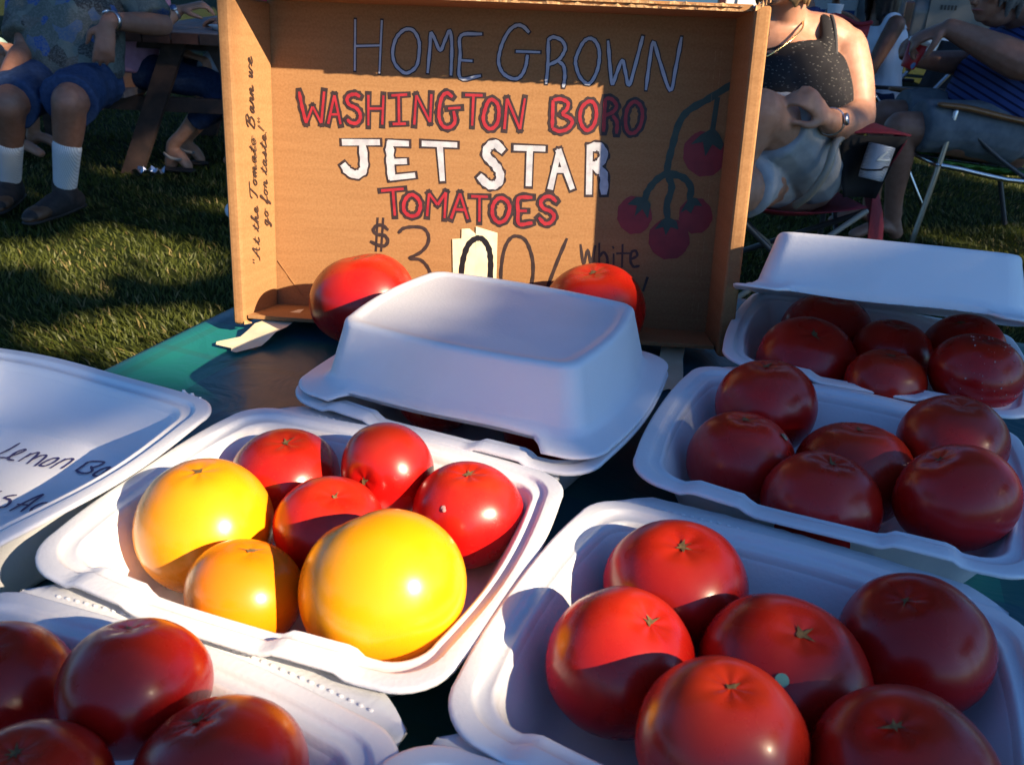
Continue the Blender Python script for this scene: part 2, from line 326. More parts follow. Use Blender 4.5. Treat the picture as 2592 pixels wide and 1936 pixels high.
# ------------------------------------------------------------------ sales table and plaid cloth
TZ = .74; TYAW = R(-20)
tbl = thing('folding_table', 'folding table hidden under the green plaid cloth', 'table', (.41, .562, 0), TYAW)
M['tabletop'] = mat('grey_tabletop', (.35, .34, .33), .5)
box('tabletop', (-.80, -.40, .700), (.80, .40, .732), M['tabletop'], tbl, world=False, bevel=.006)
for sx in (-.72, .72):
    for sy in (-.33, .33): g = Geo().tube([(sx, sy, .0), (sx*.97, sy, .699)], .014, n=8); g.build('leg', M['metal'], tbl, world=False)
def cloth():
    nx, ny = 150, 90; x0, x1, y0, y1 = -.812, .812, -.412, .412; dx = .26
    us = np.linspace(x0-dx, x1+dx, nx); vs = np.linspace(y0-dx, y1+dx, ny); V = []; UV = []
    for v in vs:
        for u in us:
            ox = max(0, abs(u)-x1); oy = max(0, abs(v)-y1); d = math.hypot(ox, oy)
            X = max(-x1, min(x1, u)); Y = max(y0, min(y1, v))
            if d > 0:
                r = .018; a = min(d/r, math.pi/2); out = r*math.sin(a); dn = r*(1-math.cos(a))+max(0, d-r*math.pi/2)
                wv = .020*math.sin((u*13 if oy > ox else v*15)+1.5)*min(1, dn/.12); ux, uy = (ox/d, oy/d)
                X += math.copysign(1, u)*(ux*(out+wv+.02*dn)); Y += math.copysign(1, v)*(uy*(out+wv+.02*dn)); Z = TZ-dn
            else: Z = TZ+.0012*math.sin(u*31+4*math.sin(v*9))*math.sin(v*23+2*u)
            V.append((X, Y, Z)); UV.append((u, v))
    F = [[j*nx+i, j*nx+i+1, (j+1)*nx+i+1, (j+1)*nx+i] for j in range(ny-1) for i in range(nx-1)]
    o = mesh('tablecloth', V, F, M['cloth']); o.location = (.41, .562, 0); o.rotation_euler = (0, 0, TYAW)
    uv = o.data.uv_layers.new(name='uv'); li = np.empty(len(o.data.loops), int); o.data.loops.foreach_get('vertex_index', li)
    uv.data.foreach_set('uv', np.array(UV)[li].ravel())
    tag(o, 'green and blue plaid plastic cloth spread over the sales table', 'tablecloth')
cloth()

# ------------------------------------------------------------------ cardboard box sign
bx0, by0, byaw, blean, broll, BH, BD, BWb, BWt = -0.2718, 0.9332, -0.0743, 0.1015, 0.0106, 0.3201, 0.0851, 0.4835, 0.47
_ex = Vector((math.cos(byaw), math.sin(byaw), 0)); _n = Vector((math.sin(byaw), -math.cos(byaw), 0)); _z = Vector((0, 0, 1))
_u = _z*math.cos(blean)-_n*math.sin(blean); BV = _n*math.cos(blean)+_z*math.sin(blean)
BE = _ex*math.cos(broll)+_u*math.sin(broll); BU = _u*math.cos(broll)-_ex*math.sin(broll); BO = Vector((bx0, by0, .7455))
cb = thing('cardboard_box', 'open cardboard box stood on its side as a hand lettered tomato sign', 'box', BO)
cb.rotation_euler = Matrix(((BE.x, BU.x, BV.x), (BE.y, BU.y, BV.y), (BE.z, BU.z, BV.z))).to_euler()
fl = (BWb-BWt)/2
def prism(name, quad0, quad1, m, par, bevel=.0015):
    """slab between two quads (local box frame)"""
    V = list(quad0)+list(quad1); F = [[0, 1, 2, 3], [7, 6, 5, 4]]+[[i, (i+4), (i+1) % 4+4, (i+1) % 4][::-1] for i in range(4)]
    bm = bmesh.new(); vs = [bm.verts.new(v) for v in V]
    for f in F: bm.faces.new([vs[i] for i in f])
    bmesh.ops.recalc_face_normals(bm, faces=bm.faces)
    if bevel: bmesh.ops.bevel(bm, geom=bm.edges[:], offset=bevel, segments=3, affect='EDGES', profile=.6)
    bm.verts.index_update(); V = [v.co.copy() for v in bm.verts]; F = [[v.index for v in f.verts] for f in bm.faces]; bm.free()
    return mesh(name, V, F, m, par, smooth=False)
back = prism('back_panel', [(-.004, -.004, 0), (BWb+.004, -.004, 0), (BWb-fl+.004, BH+.004, 0), (fl-.004, BH+.004, 0)], [(-.004, -.004, -.005), (BWb+.004, -.004, -.005), (BWb-fl+.004, BH+.004, -.005), (fl-.004, BH+.004, -.005)], M['card'], cb, .001)
wt = .013
lw = prism('side_panel', [(0, -.003, .0004), (fl, BH-.001, .0004), (fl-.010, BH-.003, BD), (-.006, -.002, BD)], [(-wt, -.003, .0004), (fl-wt, BH-.001, .0004), (fl-.010-wt, BH-.003, BD), (-.006-wt, -.002, BD)], M['card'], cb, .0045)
rw = prism('side_panel', [(BWb, -.003, .0004), (BWb-fl, BH+.005, .0004), (BWb-fl+.004, BH+.005, BD), (BWb+.002, -.002, BD)], [(BWb+wt, -.003, .0004), (BWb-fl+wt, BH+.005, .0004), (BWb-fl+.019, BH+.007, BD), (BWb+.017, -.002, BD)], M['card'], cb, .0045)
tp = prism('top_panel', [(fl+.001, BH, 0), (BWb-fl-.0005, BH, 0), (BWb-fl+.0030, BH+.001, BD-.004), (fl-.008, BH+.001, BD-.004)], [(fl+.001, BH+.006, 0), (BWb-fl-.001, BH+.006, 0), (BWb-fl+.0030, BH+.007, BD-.004), (fl-.008, BH+.007, BD-.004)], M['card'], cb, .0008)
bt = prism('bottom_panel', [(.0005, .0005, .0004), (BWb-.0005, .0005, .0004), (BWb-.001, .0085, BD-.003), (-.004, .0085, BD-.003)], [(.0005, -.0035, .0004), (BWb-.0005, -.0035, .0004), (BWb-.001, .0045, BD-.003), (-.004, .0045, BD-.003)], M['card'], cb, .0006)
# torn corrugated liner along the top edge and the right front fold
def torn(name, a, b, w, d, n, m, par, axis=(0, 1, 0), rag=.003):
    a = Vector(a); b = Vector(b); ax = Vector(axis); V = []; F = []
    nrm = (b-a).cross(ax).normalized()
    for i in range(n+1):
        t = i/n; p = a.lerp(b, t); k = w+rag*(RNG.random()-.5)*1.6; q = rag*(RNG.random()-.5)
        V += [p+nrm*q, p+ax*k+nrm*q, p+ax*k+nrm*(q+d), p+nrm*(q+d)]
    for i in range(n):
        for j in range(4): F.append([4*i+j, 4*i+(j+1) % 4, 4*i+4+(j+1) % 4, 4*i+4+j])
    F += [[0, 3, 2, 1], [4*n, 4*n+1, 4*n+2, 4*n+3]]
    return fixnormals(mesh(name, V, F, m, par, smooth=False))
torn('torn_liner', (.19, BH+.0005, BD-.004), (BWb-fl-.006, BH+.0005, BD-.004), .0016, .0030, 70, M['flute'], tp, rag=.0018)
torn('torn_liner', (.19, BH+.0042, BD-.004), (BWb-fl-.006, BH+.0042, BD-.004), .0016, .0026, 60, M['flute'], tp, rag=.0018)
torn('torn_edge', (BWb-fl+.004, BH+.001, BD-.001), (BWb-fl+.017, BH+.009, BD-.002), .004, .003, 9, M['flute'], rw, rag=.004)
torn('torn_edge', (-.016, -.004, BD-.012), (-.002, -.001, BD-.004), .003, .004, 8, M['flute'], lw, rag=.005)
# crease in the lower left corner of the back panel and the double fold line on the right
torn('crease', (.002, .050, .0002), (.028, .012, .0002), .0012, .0006, 10, M['card'], back, axis=(.4, .9, 0), rag=.0004)
for q, nm in ((.010, 0), (.016, 1)): torn('fold_line', (BWb-q, .01, .0001), (BWb-fl-q, BH-.03, .0001), .0001, .0004, 30, M['flute'], back, axis=(1, 0, 0), rag=.0006)

WORDS = [('HOME','blue',55.1,30.0,[[(0,[950,3047,937,2562]),(0,[1226,3049,1197,2545]),(0,[946,2797,1203,2813])],[(1,[1479,2979,1554,2967,1609,2877,1614,2770,1590,2636,1514,2567,1447,2564,1362,2642,1337,2751,1363,2867,1413,2938])],[(0,[1704,2571,1726,2828,1733,2951,1771,2899,1831,2790,1879,2888,1927,2981,1951,2837,1948,2558])],[(0,[2253,2964,2044,2940,2039,2764,2045,2534,2253,2563]),(0,[2045,2706,2162,2703])]]),('GROWN','blue',55.1,31.2,[[(0,[2732,3000,2674,3049,2609,3059,2537,3010,2476,2904,2443,2790,2438,2694,2479,2607,2556,2558,2632,2552,2686,2599,2719,2688,2729,2780]),(0,[2615,2813,2852,2815])],[(0,[2934,2521,2942,2697,2933,2939]),(0,[2933,2939,2983,2963,3067,2936,3108,2869,3085,2799,3042,2745,2952,2698]),(0,[3042,2741,3101,2695,3121,2600,3113,2493])],[(1,[3341,2964,3397,2949,3443,2883,3459,2788,3446,2666,3398,2559,3348,2535,3274,2597,3231,2692,3221,2761,3248,2849,3288,2928])],[(0,[3534,2946,3570,2724,3608,2542,3642,2640,3690,2772,3732,2661,3778,2536,3820,2708,3875,3002])],[(0,[3953,2504,3963,2740,3984,2956,4058,2796,4197,2506,4230,2717,4258,3009])]]),('WASHING','red',93.8,41.5,[[(0,[335,2327,361,2176,400,2007]),(0,[400,2007,476,2182]),(0,[476,2182,565,2015]),(0,[565,2015,606,2340])],[(0,[638,2010,714,2307]),(0,[714,2307,775,2012]),(0,[672,2110,754,2114])],[(0,[992,2302,939,2325,876,2310,848,2266,874,2217,946,2186,985,2137,985,2078,943,2033,880,2038,844,2071])],[(0,[1078,2327,1074,2013]),(0,[1239,2330,1224,2029]),(0,[1081,2188,1225,2195])],[(0,[1319,2329,1493,2346]),(0,[1400,2333,1404,2055]),(0,[1332,2043,1481,2054])],[(0,[1566,2045,1586,2346]),(0,[1586,2346,1736,2079]),(0,[1736,2079,1746,2365])],[(0,[1972,2342,1909,2381,1857,2337,1832,2227,1834,2117,1880,2043,1951,2042,1999,2100,1983,2209]),(0,[1921,2227,2058,2242])]]),('TONBORO','red',92.8,42.7,[[(0,[2098,2369,2285,2373]),(0,[2187,2364,2182,2065])],[(1,[2380,2337,2437,2300,2459,2212,2445,2104,2390,2047,2333,2063,2297,2142,2317,2250,2343,2313])],[(0,[2522,2045,2538,2353]),(0,[2538,2353,2686,2053]),(0,[2686,2053,2723,2366])],[(0,[3015,2361,3019,2211,3022,2078]),(0,[3015,2361,3092,2374,3168,2342,3163,2280,3111,2225]),(0,[3111,2225,3196,2193,3227,2150,3185,2085,3103,2055,3022,2078])],[(1,[3387,2365,3444,2337,3470,2241,3450,2134,3389,2077,3331,2119,3302,2207,3318,2305])],[(0,[3549,2403,3553,2236,3557,2068]),(0,[3549,2403,3614,2397,3669,2338,3642,2276,3563,2232]),(0,[3636,2240,3687,2172,3692,2056])],[(1,[3843,2381,3910,2349,3940,2263,3928,2148,3870,2074,3805,2088,3773,2194,3785,2317])]]),('JETSTAR','white',128.1,86.3,[[(0,[805,1831,1176,1849]),(0,[1006,1834,1020,1674,1012,1552,933,1500,849,1530,800,1588])],[(0,[1302,1848,1308,1689,1321,1487]),(0,[1302,1848,1489,1851]),(0,[1329,1656,1469,1667]),(0,[1321,1487,1560,1524])],[(0,[1669,1860,2007,1863]),(0,[1842,1849,1875,1502])],[(0,[2508,1836,2431,1894,2357,1854,2346,1768,2425,1692,2490,1602,2487,1508,2419,1463,2349,1487,2285,1544])],[(0,[2650,1865,2942,1870]),(0,[2800,1857,2805,1498])],[(0,[3040,1476,3106,1852]),(0,[3106,1852,3265,1489]),(0,[3077,1659,3179,1665])],[(0,[3425,1914,3450,1445]),(0,[3426,1908,3526,1919,3578,1843,3538,1749,3460,1719]),(0,[3501,1708,3587,1646,3609,1453])]]),('TOMATOES','red',98.7,46.1,[[(0,[1204,1343,1458,1378]),(0,[1337,1355,1358,1081])],[(1,[1551,1319,1617,1274,1640,1200,1607,1112,1530,1091,1464,1136,1458,1222,1496,1294])],[(0,[1713,1096,1732,1344]),(0,[1732,1344,1827,1226]),(0,[1827,1226,1917,1365]),(0,[1917,1365,1906,1085])],[(0,[1977,1084,2070,1363]),(0,[2070,1363,2164,1089]),(0,[2025,1189,2129,1189])],[(0,[2190,1337,2375,1342]),(0,[2282,1337,2289,1069])],[(1,[2515,1339,2587,1301,2612,1222,2573,1112,2498,1076,2436,1137,2427,1233,2457,1304])],[(0,[2854,1363,2704,1344,2705,1206,2722,1072,2868,1091]),(0,[2710,1211,2802,1216])],[(0,[3114,1330,3047,1379,2983,1370,2943,1315,2978,1253,3055,1225,3096,1174,3062,1108,2998,1093,2930,1154])]]),('PRICE','ink',37.3,0.0,[[(0,[1165,1038,1143,688]),(0,[1228,1041,1203,691]),(0,[1274,929,1218,969,1151,960,1117,908,1162,867,1240,860,1279,807,1251,750,1183,746,1093,780])],[(0,[1403,903,1453,950,1564,973,1675,963,1731,889,1721,789,1644,695,1521,621,1633,616,1713,554,1759,455,1772,319,1705,223,1591,215])],[(1,[2557,426,2553,650,2585,819,2647,921,2723,936,2801,897,2862,780,2897,638,2895,447,2831,296,2674,286])],[(0,[3246,934,3172,722,3107,517,3070,402])]]),('ZERO','ink2',61.4,0.0,[[(1,[2414,360,2305,239,2169,253,2110,363,2107,511,2125,658,2166,794,2220,863,2285,894,2341,876,2399,796,2425,676,2430,531])]]),('WHITE','ink',29.2,0.0,[[(0,[3402,882,3449,675,3483,835,3533,680,3557,879])],[(0,[3600,907,3618,672]),(0,[3611,764,3652,819,3695,769,3709,678])],[(0,[3764,800,3775,669]),(0,[3751,880,3756,872])],[(0,[3852,909,3865,674]),(0,[3802,815,3930,823])],[(0,[3955,759,4016,802,3998,853,3955,837,3950,745,3988,682,4045,692])]]),('TAIL','ink',41.9,0.0,[[(0,[4149,563,4120,430])]]),('VINE','green',70.5,0.0,[[(0,[4802,2591,4593,2444,4402,2319,4319,2186,4279,1982,4250,1787,4247,1689]),(0,[4678,2436,4668,2167]),(0,[4247,1689,4143,1609,4066,1494,4048,1418]),(0,[4262,1665,4312,1544,4280,1368,4300,1230]),(0,[4272,1690,4425,1649,4510,1555,4510,1443])]])]
POLYS = [('fruit',[4832,1913,4833,1862,4823,1813,4802,1768,4771,1730,4733,1700,4688,1681,4640,1673,4590,1676,4541,1690,4496,1716,4457,1750,4426,1793,4404,1840,4393,1891,4393,1942,4404,1991,4426,2035,4457,2072,4495,2101,4539,2120,4587,2128,4636,2124,4684,2110,4729,2085,4768,2052,4799,2010,4821,1963]),('fruit',[4134,1246,4134,1201,4124,1158,4106,1118,4080,1084,4047,1057,4010,1040,3969,1033,3928,1035,3887,1048,3850,1071,3818,1101,3793,1139,3776,1181,3768,1226,3768,1271,3778,1314,3797,1354,3823,1387,3856,1413,3893,1429,3933,1437,3974,1434,4014,1421,4051,1399,4082,1369,4108,1333,4125,1291]),('fruit',[4557,1016,4557,967,4546,920,4524,877,4494,840,4455,811,4410,792,4362,784,4313,786,4265,800,4221,823,4182,856,4152,896,4132,942,4122,990,4122,1039,4134,1086,4156,1128,4187,1164,4226,1192,4270,1211,4318,1219,4366,1216,4414,1203,4457,1180,4495,1148,4525,1108,4546,1063]),('fruit',[4767,1276,4767,1234,4759,1193,4743,1156,4718,1124,4688,1100,4652,1084,4614,1077,4574,1079,4535,1091,4499,1112,4468,1140,4443,1175,4426,1214,4417,1256,4417,1298,4426,1339,4443,1375,4467,1406,4498,1430,4533,1446,4572,1453,4611,1450,4649,1439,4684,1418,4715,1390,4740,1356,4758,1317]),('calyx',[4674,2167,4549,2090,4462,1991,4581,2020,4622,1878,4681,2001,4773,1946,4796,2007,4743,2100]),('calyx',[4047,1430,3947,1425,3865,1345,3967,1338,3952,1223,4027,1304,4094,1206,4111,1359]),('calyx',[4293,1243,4235,1189,4174,1096,4266,1127,4300,1039,4342,1131,4426,1110,4398,1198]),('calyx',[4509,1456,4457,1353,4427,1288,4486,1323,4540,1288,4568,1371,4650,1370,4585,1447]),('tape',[1998,866,2098,878,2098,982,2183,992,2251,939,2277,248,2022,243]),('tape',[2254,1018,2492,961,2501,274,2268,259])]
zc = [.0003]
def strokes_obj(name, strokes, layers, parent, place, sm, cap=True):
    """layers: list of (width, material); every quad of a strip sits a few microns above the one before it"""
    V = []; F = []; mi = []; mats = [m for _, m in layers]
    for li, (wd, _) in enumerate(layers):
        for k, (cl, fl_) in enumerate(strokes):
            P = [(fl_[i]*1e-4, fl_[i+1]*1e-4) for i in range(0, len(fl_), 2)]
            if li and not cl:      # the colour stops short of the outline's ends
                P = [np.array(p) for p in P]; s = (layers[0][0]-wd)*.28
                for a, b in ((0, 1), (-1, -2)):
                    d = P[b]-P[a]; L = np.linalg.norm(d)
                    P[a] = P[a]+d/L*min(s, L*.4) if (k == 0 or True) and sm else P[a]
            v, f = ribbon(P, wd, bool(cl), sm, cap); o = len(V)
            z0 = .0003+li*.00035+k*.00005
            V += [place(p[0], p[1], z0+1.0e-6*i) for i, p in enumerate(v)]; F += [[i+o for i in q] for q in f]; mi += [li]*len(f)
    return mesh(name, V, F, mats, parent, smooth=False, midx=mi)
flat = lambda x, y, z: (x, y, z)
PZ = {'fruit': .0004, 'calyx': .0011, 'tape': .0006}
for i, (nm, pl) in enumerate(POLYS):
    P = [(pl[k]*1e-4, pl[k+1]*1e-4) for k in range(0, len(pl), 2)]
    z = PZ[nm]+i*.00006
    if nm == 'fruit': P = [(x+.0008*math.sin(k*2.3), y+.0008*math.cos(k*1.9)) for k, (x, y) in enumerate(P)]
    if nm == 'tape':   # ragged torn top
        P = [(x, max(y, .004)) for x, y in P]
    mesh({'fruit': 'painted_tomato', 'calyx': 'painted_calyx', 'tape': 'masking_tape'}[nm], [(x, y, z) for x, y in P], [list(range(len(P)))], M[{'fruit': 'fruitpaint', 'calyx': 'green', 'tape': 'tape'}[nm]], back, smooth=False)
for nm, style, wo, wi, letters in WORDS:
    sm = style in ('blue', 'ink', 'ink2', 'green') 
    for L in letters:
        if style in ('ink', 'ink2', 'green'):
            pl = (lambda x, y, z: (x, y, z+.0009)) if style == 'ink2' else flat
            strokes_obj('painted_vine' if style == 'green' else 'letter', L, [(wo*1e-4, M[style])], back, pl, True)
        else:
            strokes_obj('letter', L, [(wo*1e-4, M['ink']), (wi*(.84 if style == 'red' else 1)*1e-4, M[{'blue': 'blue', 'red': 'redpaint', 'white': 'white'}[style]])], back, flat, True)

# printed script on the left side panel (single stroke cursive, x advance in em)
SCRIPT = {
 'A': (.95, [[(-.05, .02), (.15, .12), (.40, .62), (.62, 1.0), (.60, .5), (.62, .05), (.75, .02)], [(.18, .36), (.72, .42)]]),
 'T': (.85, [[(.02, .72), (.10, .92), (.35, .98), (.95, 1.02)], [(.58, 1.0), (.45, .55), (.30, .08), (.15, -.02)]]),
 'B': (.95, [[(.42, .98), (.28, .5), (.12, .02)], [(.05, .78), (.20, .98), (.60, 1.05), (.72, .85), (.40, .56)], [(.40, .56), (.70, .48), (.62, .12), (.35, -.02), (.12, .06)]]),
 'h': (.62, [[(.0, .05), (.28, .75), (.38, .98), (.26, .9), (.12, .02)], [(.14, .15), (.34, .44), (.40, .36), (.34, .06), (.46, .02), (.60, .12)]]),
 't': (.48, [[(.0, .05), (.20, .40), (.30, .78)], [(.22, .5), (.16, .08), (.28, .0), (.46, .12)], [(.08, .52), (.42, .56)]]),
 'e': (.50, [[(.0, .08), (.22, .22), (.34, .38), (.24, .48), (.10, .28), (.16, .04), (.32, .02), (.48, .14)]]),
 'o': (.54, [[(.22, .46), (.08, .30), (.10, .06), (.24, .02), (.36, .24), (.30, .44), (.22, .46)], [(.30, .42), (.52, .40)]]),
 'm': (.84, [[(.0, .10), (.12, .44), (.08, .02)], [(.10, .2), (.28, .46), (.32, .34), (.26, .02)], [(.30, .2), (.50, .46), (.56, .34), (.50, .04), (.60, .01), (.80, .14)]]),
 'n': (.62, [[(.0, .10), (.12, .44), (.08, .02)], [(.10, .2), (.30, .46), (.36, .34), (.30, .04), (.40, .01), (.60, .14)]]),
 'a': (.58, [[(.36, .40), (.22, .48), (.08, .28), (.10, .04), (.22, .04), (.36, .40)], [(.38, .46), (.32, .10), (.40, .0), (.56, .14)]]),
 'r': (.46, [[(.0, .10), (.14, .50), (.12, .42), (.30, .44), (.24, .10), (.32, .0), (.46, .14)]]),
 'w': (.74, [[(.02, .40), (.10, .44), (.08, .10), (.18, .02), (.32, .42)], [(.32, .42), (.30, .08), (.42, .02), (.56, .40), (.72, .38)]]),
 'g': (.56, [[(.36, .40), (.22, .48), (.08, .28), (.10, .06), (.22, .06), (.36, .40)], [(.38, .46), (.28, -.2), (.14, -.44), (.04, -.34), (.30, -.08), (.54, .12)]]),
 'f': (.48, [[(.0, .05), (.24, .5), (.40, .94), (.30, .96), (.16, .2), (.06, -.40), (.16, -.30), (.24, .02), (.46, .12)]]),
 's': (.46, [[(.0, .06), (.20, .30), (.24, .52), (.30, .20), (.22, .0), (.06, .06)], [(.24, .03), (.44, .12)]]),
 '!': (.40, [[(.30, 1.0), (.14, .28)], [(.08, .04), (.10, .0)]]), '"': (.42, [[(.16, 1.0), (.12, .82)], [(.34, 1.0), (.30, .82)]]), ' ': (.45, []),
}
def script_word(word, b0, c0, em, par, parent):
    """b runs up the panel, letters lean towards the front fold"""
    x = 0; st = []
    for ch in word:
        a, ss = SCRIPT[ch]
        for s in ss: st.append((0, [t for px, py in s for t in ((x+px+.28*py)*em*1e4, py*em*1e4)]))
        x += a
    # left panel's inner face in the box frame
    def pl(p, q, z):
        b = b0+p; c = c0+q; f = c/BD
        return (fl*(b/BH)*(1)+(-.006-.0)*f*(1-b/BH)+(-.010)*f*(b/BH)+z+.0001, b, c)
    strokes_obj('printed_word', st, [(em*.095, M['ink'])], parent, pl, True)
    return x*em
EM = .0168
b = .053
for wd in ('"At', 'the', 'Tomato', 'Barn', 'we'):
    b += script_word(wd, b, .044, EM, None, lw)+EM*.36
b = .092
for wd in ('go', 'for', 'taste!"'):
    b += script_word(wd, b, .020, EM, None, lw)+EM*.34
# masking tape holding the box down to the cloth
def tape_strip(pts, wdt, par, name='masking_tape'):
    P = [Vector(p) for p in pts]; V = []; F = []
    for i, p in enumerate(P):
        d = (P[min(i+1, len(P)-1)]-P[max(i-1, 0)]); s = Vector((-d.y, d.x, 0)).normalized()*wdt/2
        for k in range(5):
            q = p+s*(k/2-1)
            if i in (0, len(P)-1): q += d.normalized()*(.006*((k % 2)-.5))*(1 if i else -1)
            V.append(q)
    for i in range(len(P)-1):
        for k in range(4): F.append([5*i+k, 5*i+k+1, 5*i+6+k, 5*i+5+k])
    return mesh(name, V, F, M['tape'], par, True, smooth=True)
def tape_quads(edges, par):
    V = []; F = []
    for i, (a, b_) in enumerate(edges):
        a, b_ = Vector(a), Vector(b_); d = (Vector(edges[1][0])-Vector(edges[0][0])).normalized()
        for k in range(7): V.append(a.lerp(b_, k/6)+(d*(.005*((k*3) % 4)/3-.002)*(1 if i else -1.6) if i in (0, len(edges)-1) else Vector((0, 0, .0003*math.sin(k)))))
    for i in range(len(edges)-1):
        for k in range(6): F.append([7*i+k, 7*i+k+1, 7*i+8+k, 7*i+7+k])
    return mesh('masking_tape', V, F, M['tape'], par, True, smooth=True)
tape_quads([((-.236, .894, .7562), (-.232, .866, .7562)), ((-.258, .866, .7560), (-.238, .840, .7560)), ((-.2725, .846, .7560), (-.245, .826, .7560)), ((-.279, .840, .7500), (-.251, .820, .7500)), ((-.286, .836, .7442), (-.258, .815, .7442)), ((-.308, .821, .7430), (-.278, .799, .7430))], cb)
tape_strip([(.172, .870, .7555), (.166, .838, .7550), (.163, .826, .7480), (.160, .800, .7430), (.152, .760, .7424)], .024, cb)
# ------------------------------------------------------------------ foam containers
def rrect(w, d, r, bulge=.0, nf=36, ns=28, nc=8):
    """rounded rectangle, anticlockwise from the front left corner; front side is -y"""
    P = []
    def side(a, b, n, nrm):
        for k in range(n):
            t = (k+.0)/n; q = 1-(2*t-1)**2; P.append((a[0]+(b[0]-a[0])*t+nrm[0]*bulge*q, a[1]+(b[1]-a[1])*t+nrm[1]*bulge*q))
    def corner(cx, cy, a0):
        for k in range(nc): a = a0+math.pi/2*k/nc; P.append((cx+r*math.cos(a), cy+r*math.sin(a)))
    hw, hd = w/2, d/2
    side((-hw+r, -hd), (hw-r, -hd), nf, (0, -1)); corner(hw-r, -hd+r, -math.pi/2)
    side((hw, -hd+r), (hw, hd-r), ns, (1, 0)); corner(hw-r, hd-r, 0)
    side((hw-r, hd), (-hw+r, hd), nf, (0, 1)); corner(-hw+r, hd-r, math.pi/2)
    side((-hw, hd-r), (-hw, -hd+r), ns, (-1, 0)); corner(-hw+r, -hd+r, math.pi)
    return P
TW, TD = .256, .220
def bump(x, c, w): t = max(0, min(1, (w-abs(x-c))/.009)); return t*t*(3-2*t)
def shell(profile, tabs=False, notch=0, seed=0):
    """closed foam shell lofted from (inset, z, rimweight) loops"""
    V = []; F = []; rg = random.Random(seed); ph = [rg.random()*6 for _ in range(4)]
    n = None
    for ins, z, rim in profile:
        r = max(.030-.42*ins, .011) if ins < .05 else .016
        L = rrect(TW-2*ins, TD-2*ins, r, .006*(1 if ins < .05 else .5)); n = len(L)
        for i, (x, y) in enumerate(L):
            zz = z
            if rim:
                zz += rim*(.0010*math.sin(x*38+ph[0])+.0008*math.sin(y*46+ph[1]))
                if tabs and y < -TD/2+.05:
                    wgt = max(0, min(1, (-y-(TD/2-.045))/.03)); bb = bump(x, -.064, .024)+bump(x, .060, .024)
                    zz += rim*wgt*(.0038*bb); y += rim*wgt*.0020*bb*(1 if ins > .004 else .2)
                if notch and y < -TD/2+.03 and abs(x) < .085:
                    k = min(1, (.085-abs(x))/.006); y = y*(1-k)+max(y, -TD/2+notch)*k; zz += .002*k
            V.append((x, y, zz))
    m = len(profile)
    for j in range(m-1):
        for i in range(n): F.append([j*n+i, j*n+(i+1) % n, (j+1)*n+(i+1) % n, (j+1)*n+i])
    for j, s in ((0, -1), (m-1, 1)):
        z = profile[j][1]; V.append((0, 0, z)); c = len(V)-1
        for i in range(n): F.append([j*n+i, j*n+(i+1) % n, c][::s])
    return V, F
def base_profile(H): return [(.060, .0, 0), (.048, .0, 0), (.042, .0008, 0), (.038, .005, 0), (.0215, H-.010, .6), (.018, H-.0055, 1), (.012, H-.0046, 1), (.009, H-.0032, 1), (.0012, H-.0032, 1), (0, H-.0026, 1), (.0001, H-.0010, 1), (.0008, H-.0002, 1), (.0020, H, 1), (.0082, H+.0002, 1), (.0092, H-.0001, 1),
    (.0100, H-.0016, 1), (.0107, H-.0026, 1), (.0118, H-.0030, 1), (.0152, H-.0030, 1), (.0160, H-.0026, 1), (.0172, H-.0026, 1), (.0182, H-.0034, 1), (.0192, H-.0060, 1), (.0210, H-.0110, .5), (.0345, .0120, 0), (.0385, .0078, 0), (.0425, .0050, 0), (.050, .0042, 0), (.070, .0040, 0)]
BHT = .055
LHT = .054
lid_prof = [(.078, LHT-.0014, 0), (.0450, LHT-.0014, 0), (.0405, LHT-.0013, 0), (.0388, LHT-.0002, 0), (.0352, LHT, 0), (.0330, LHT-.0004, 0), (.0312, LHT-.0018, 0), (.0302, LHT-.0042, 0), (.0295, LHT-.008, 0), (.0212, .0125, .3), (.0205, .0095, .4), (.0175, .0058, 1), (.0150, .0040, 1), (.0125, .0038, 1), (.0095, .0022, 1), (.0025, .0020, 1), (.0004, .0012, 1), (.0002, .0002, 1), (.0015, -.0008, 1),
            (.0095, -.0006, 1), (.0135, .0012, 1), (.0165, .0016, 1), (.0200, .0050, 1), (.0236, .0125, .3), (.0325, LHT-.010, 0), (.0350, LHT-.0050, 0), (.0410, LHT-.0036, 0), (.072, LHT-.0036, 0)]
vb, fb = shell(base_profile(BHT), tabs=True, seed=1); vl, flid = shell(lid_prof, notch=.0135, seed=2)
vd, fd = shell([(a if a < .02 else .02+(a-.02)*.48 if a < .05 else a, b_, c) for a, b_, c in base_profile(.062)], tabs=False, seed=5)
def flange_geo():
    """torn hinge strip behind the rear rim, cut corners and ragged rear edge"""
    n = 44; V = []; F = []
    for i in range(n+1):
        t = i/n; x = (-.5+t)*(TW-.024); back_ = TD/2+.0190*min(1, min(t, 1-t)*9+.25)+.0006*random.uniform(-1, 1)
        for y, z in ((TD/2-.004, BHT-.0068), (TD/2+.006, BHT-.0075), (back_, BHT-.0066), (back_+.0004, BHT-.0088), (TD/2+.006, BHT-.0098), (TD/2-.004, BHT-.0090)): V.append((x, y+.006*(1-(2*t-1)**2), z))
    for i in range(n):
        for j in range(6): a = 6*i+j; b_ = 6*i+(j+1) % 6; F.append([a, b_, b_+6, a+6])
    F += [[5, 4, 3, 2, 1, 0], [6*n+k for k in range(6)]]
    return V, F
def perf_geo():
    g = Geo()
    for i in range(34):
        t = (i+.5)/34; x = (-.5+t)*(TW-.06); y = TD/2+.0085+.006*(1-(2*t-1)**2)
        g.ball((x, y, BHT-.0071), (.0016, .0010, .0007), 7)
    return g.V, g.F
proto = {}
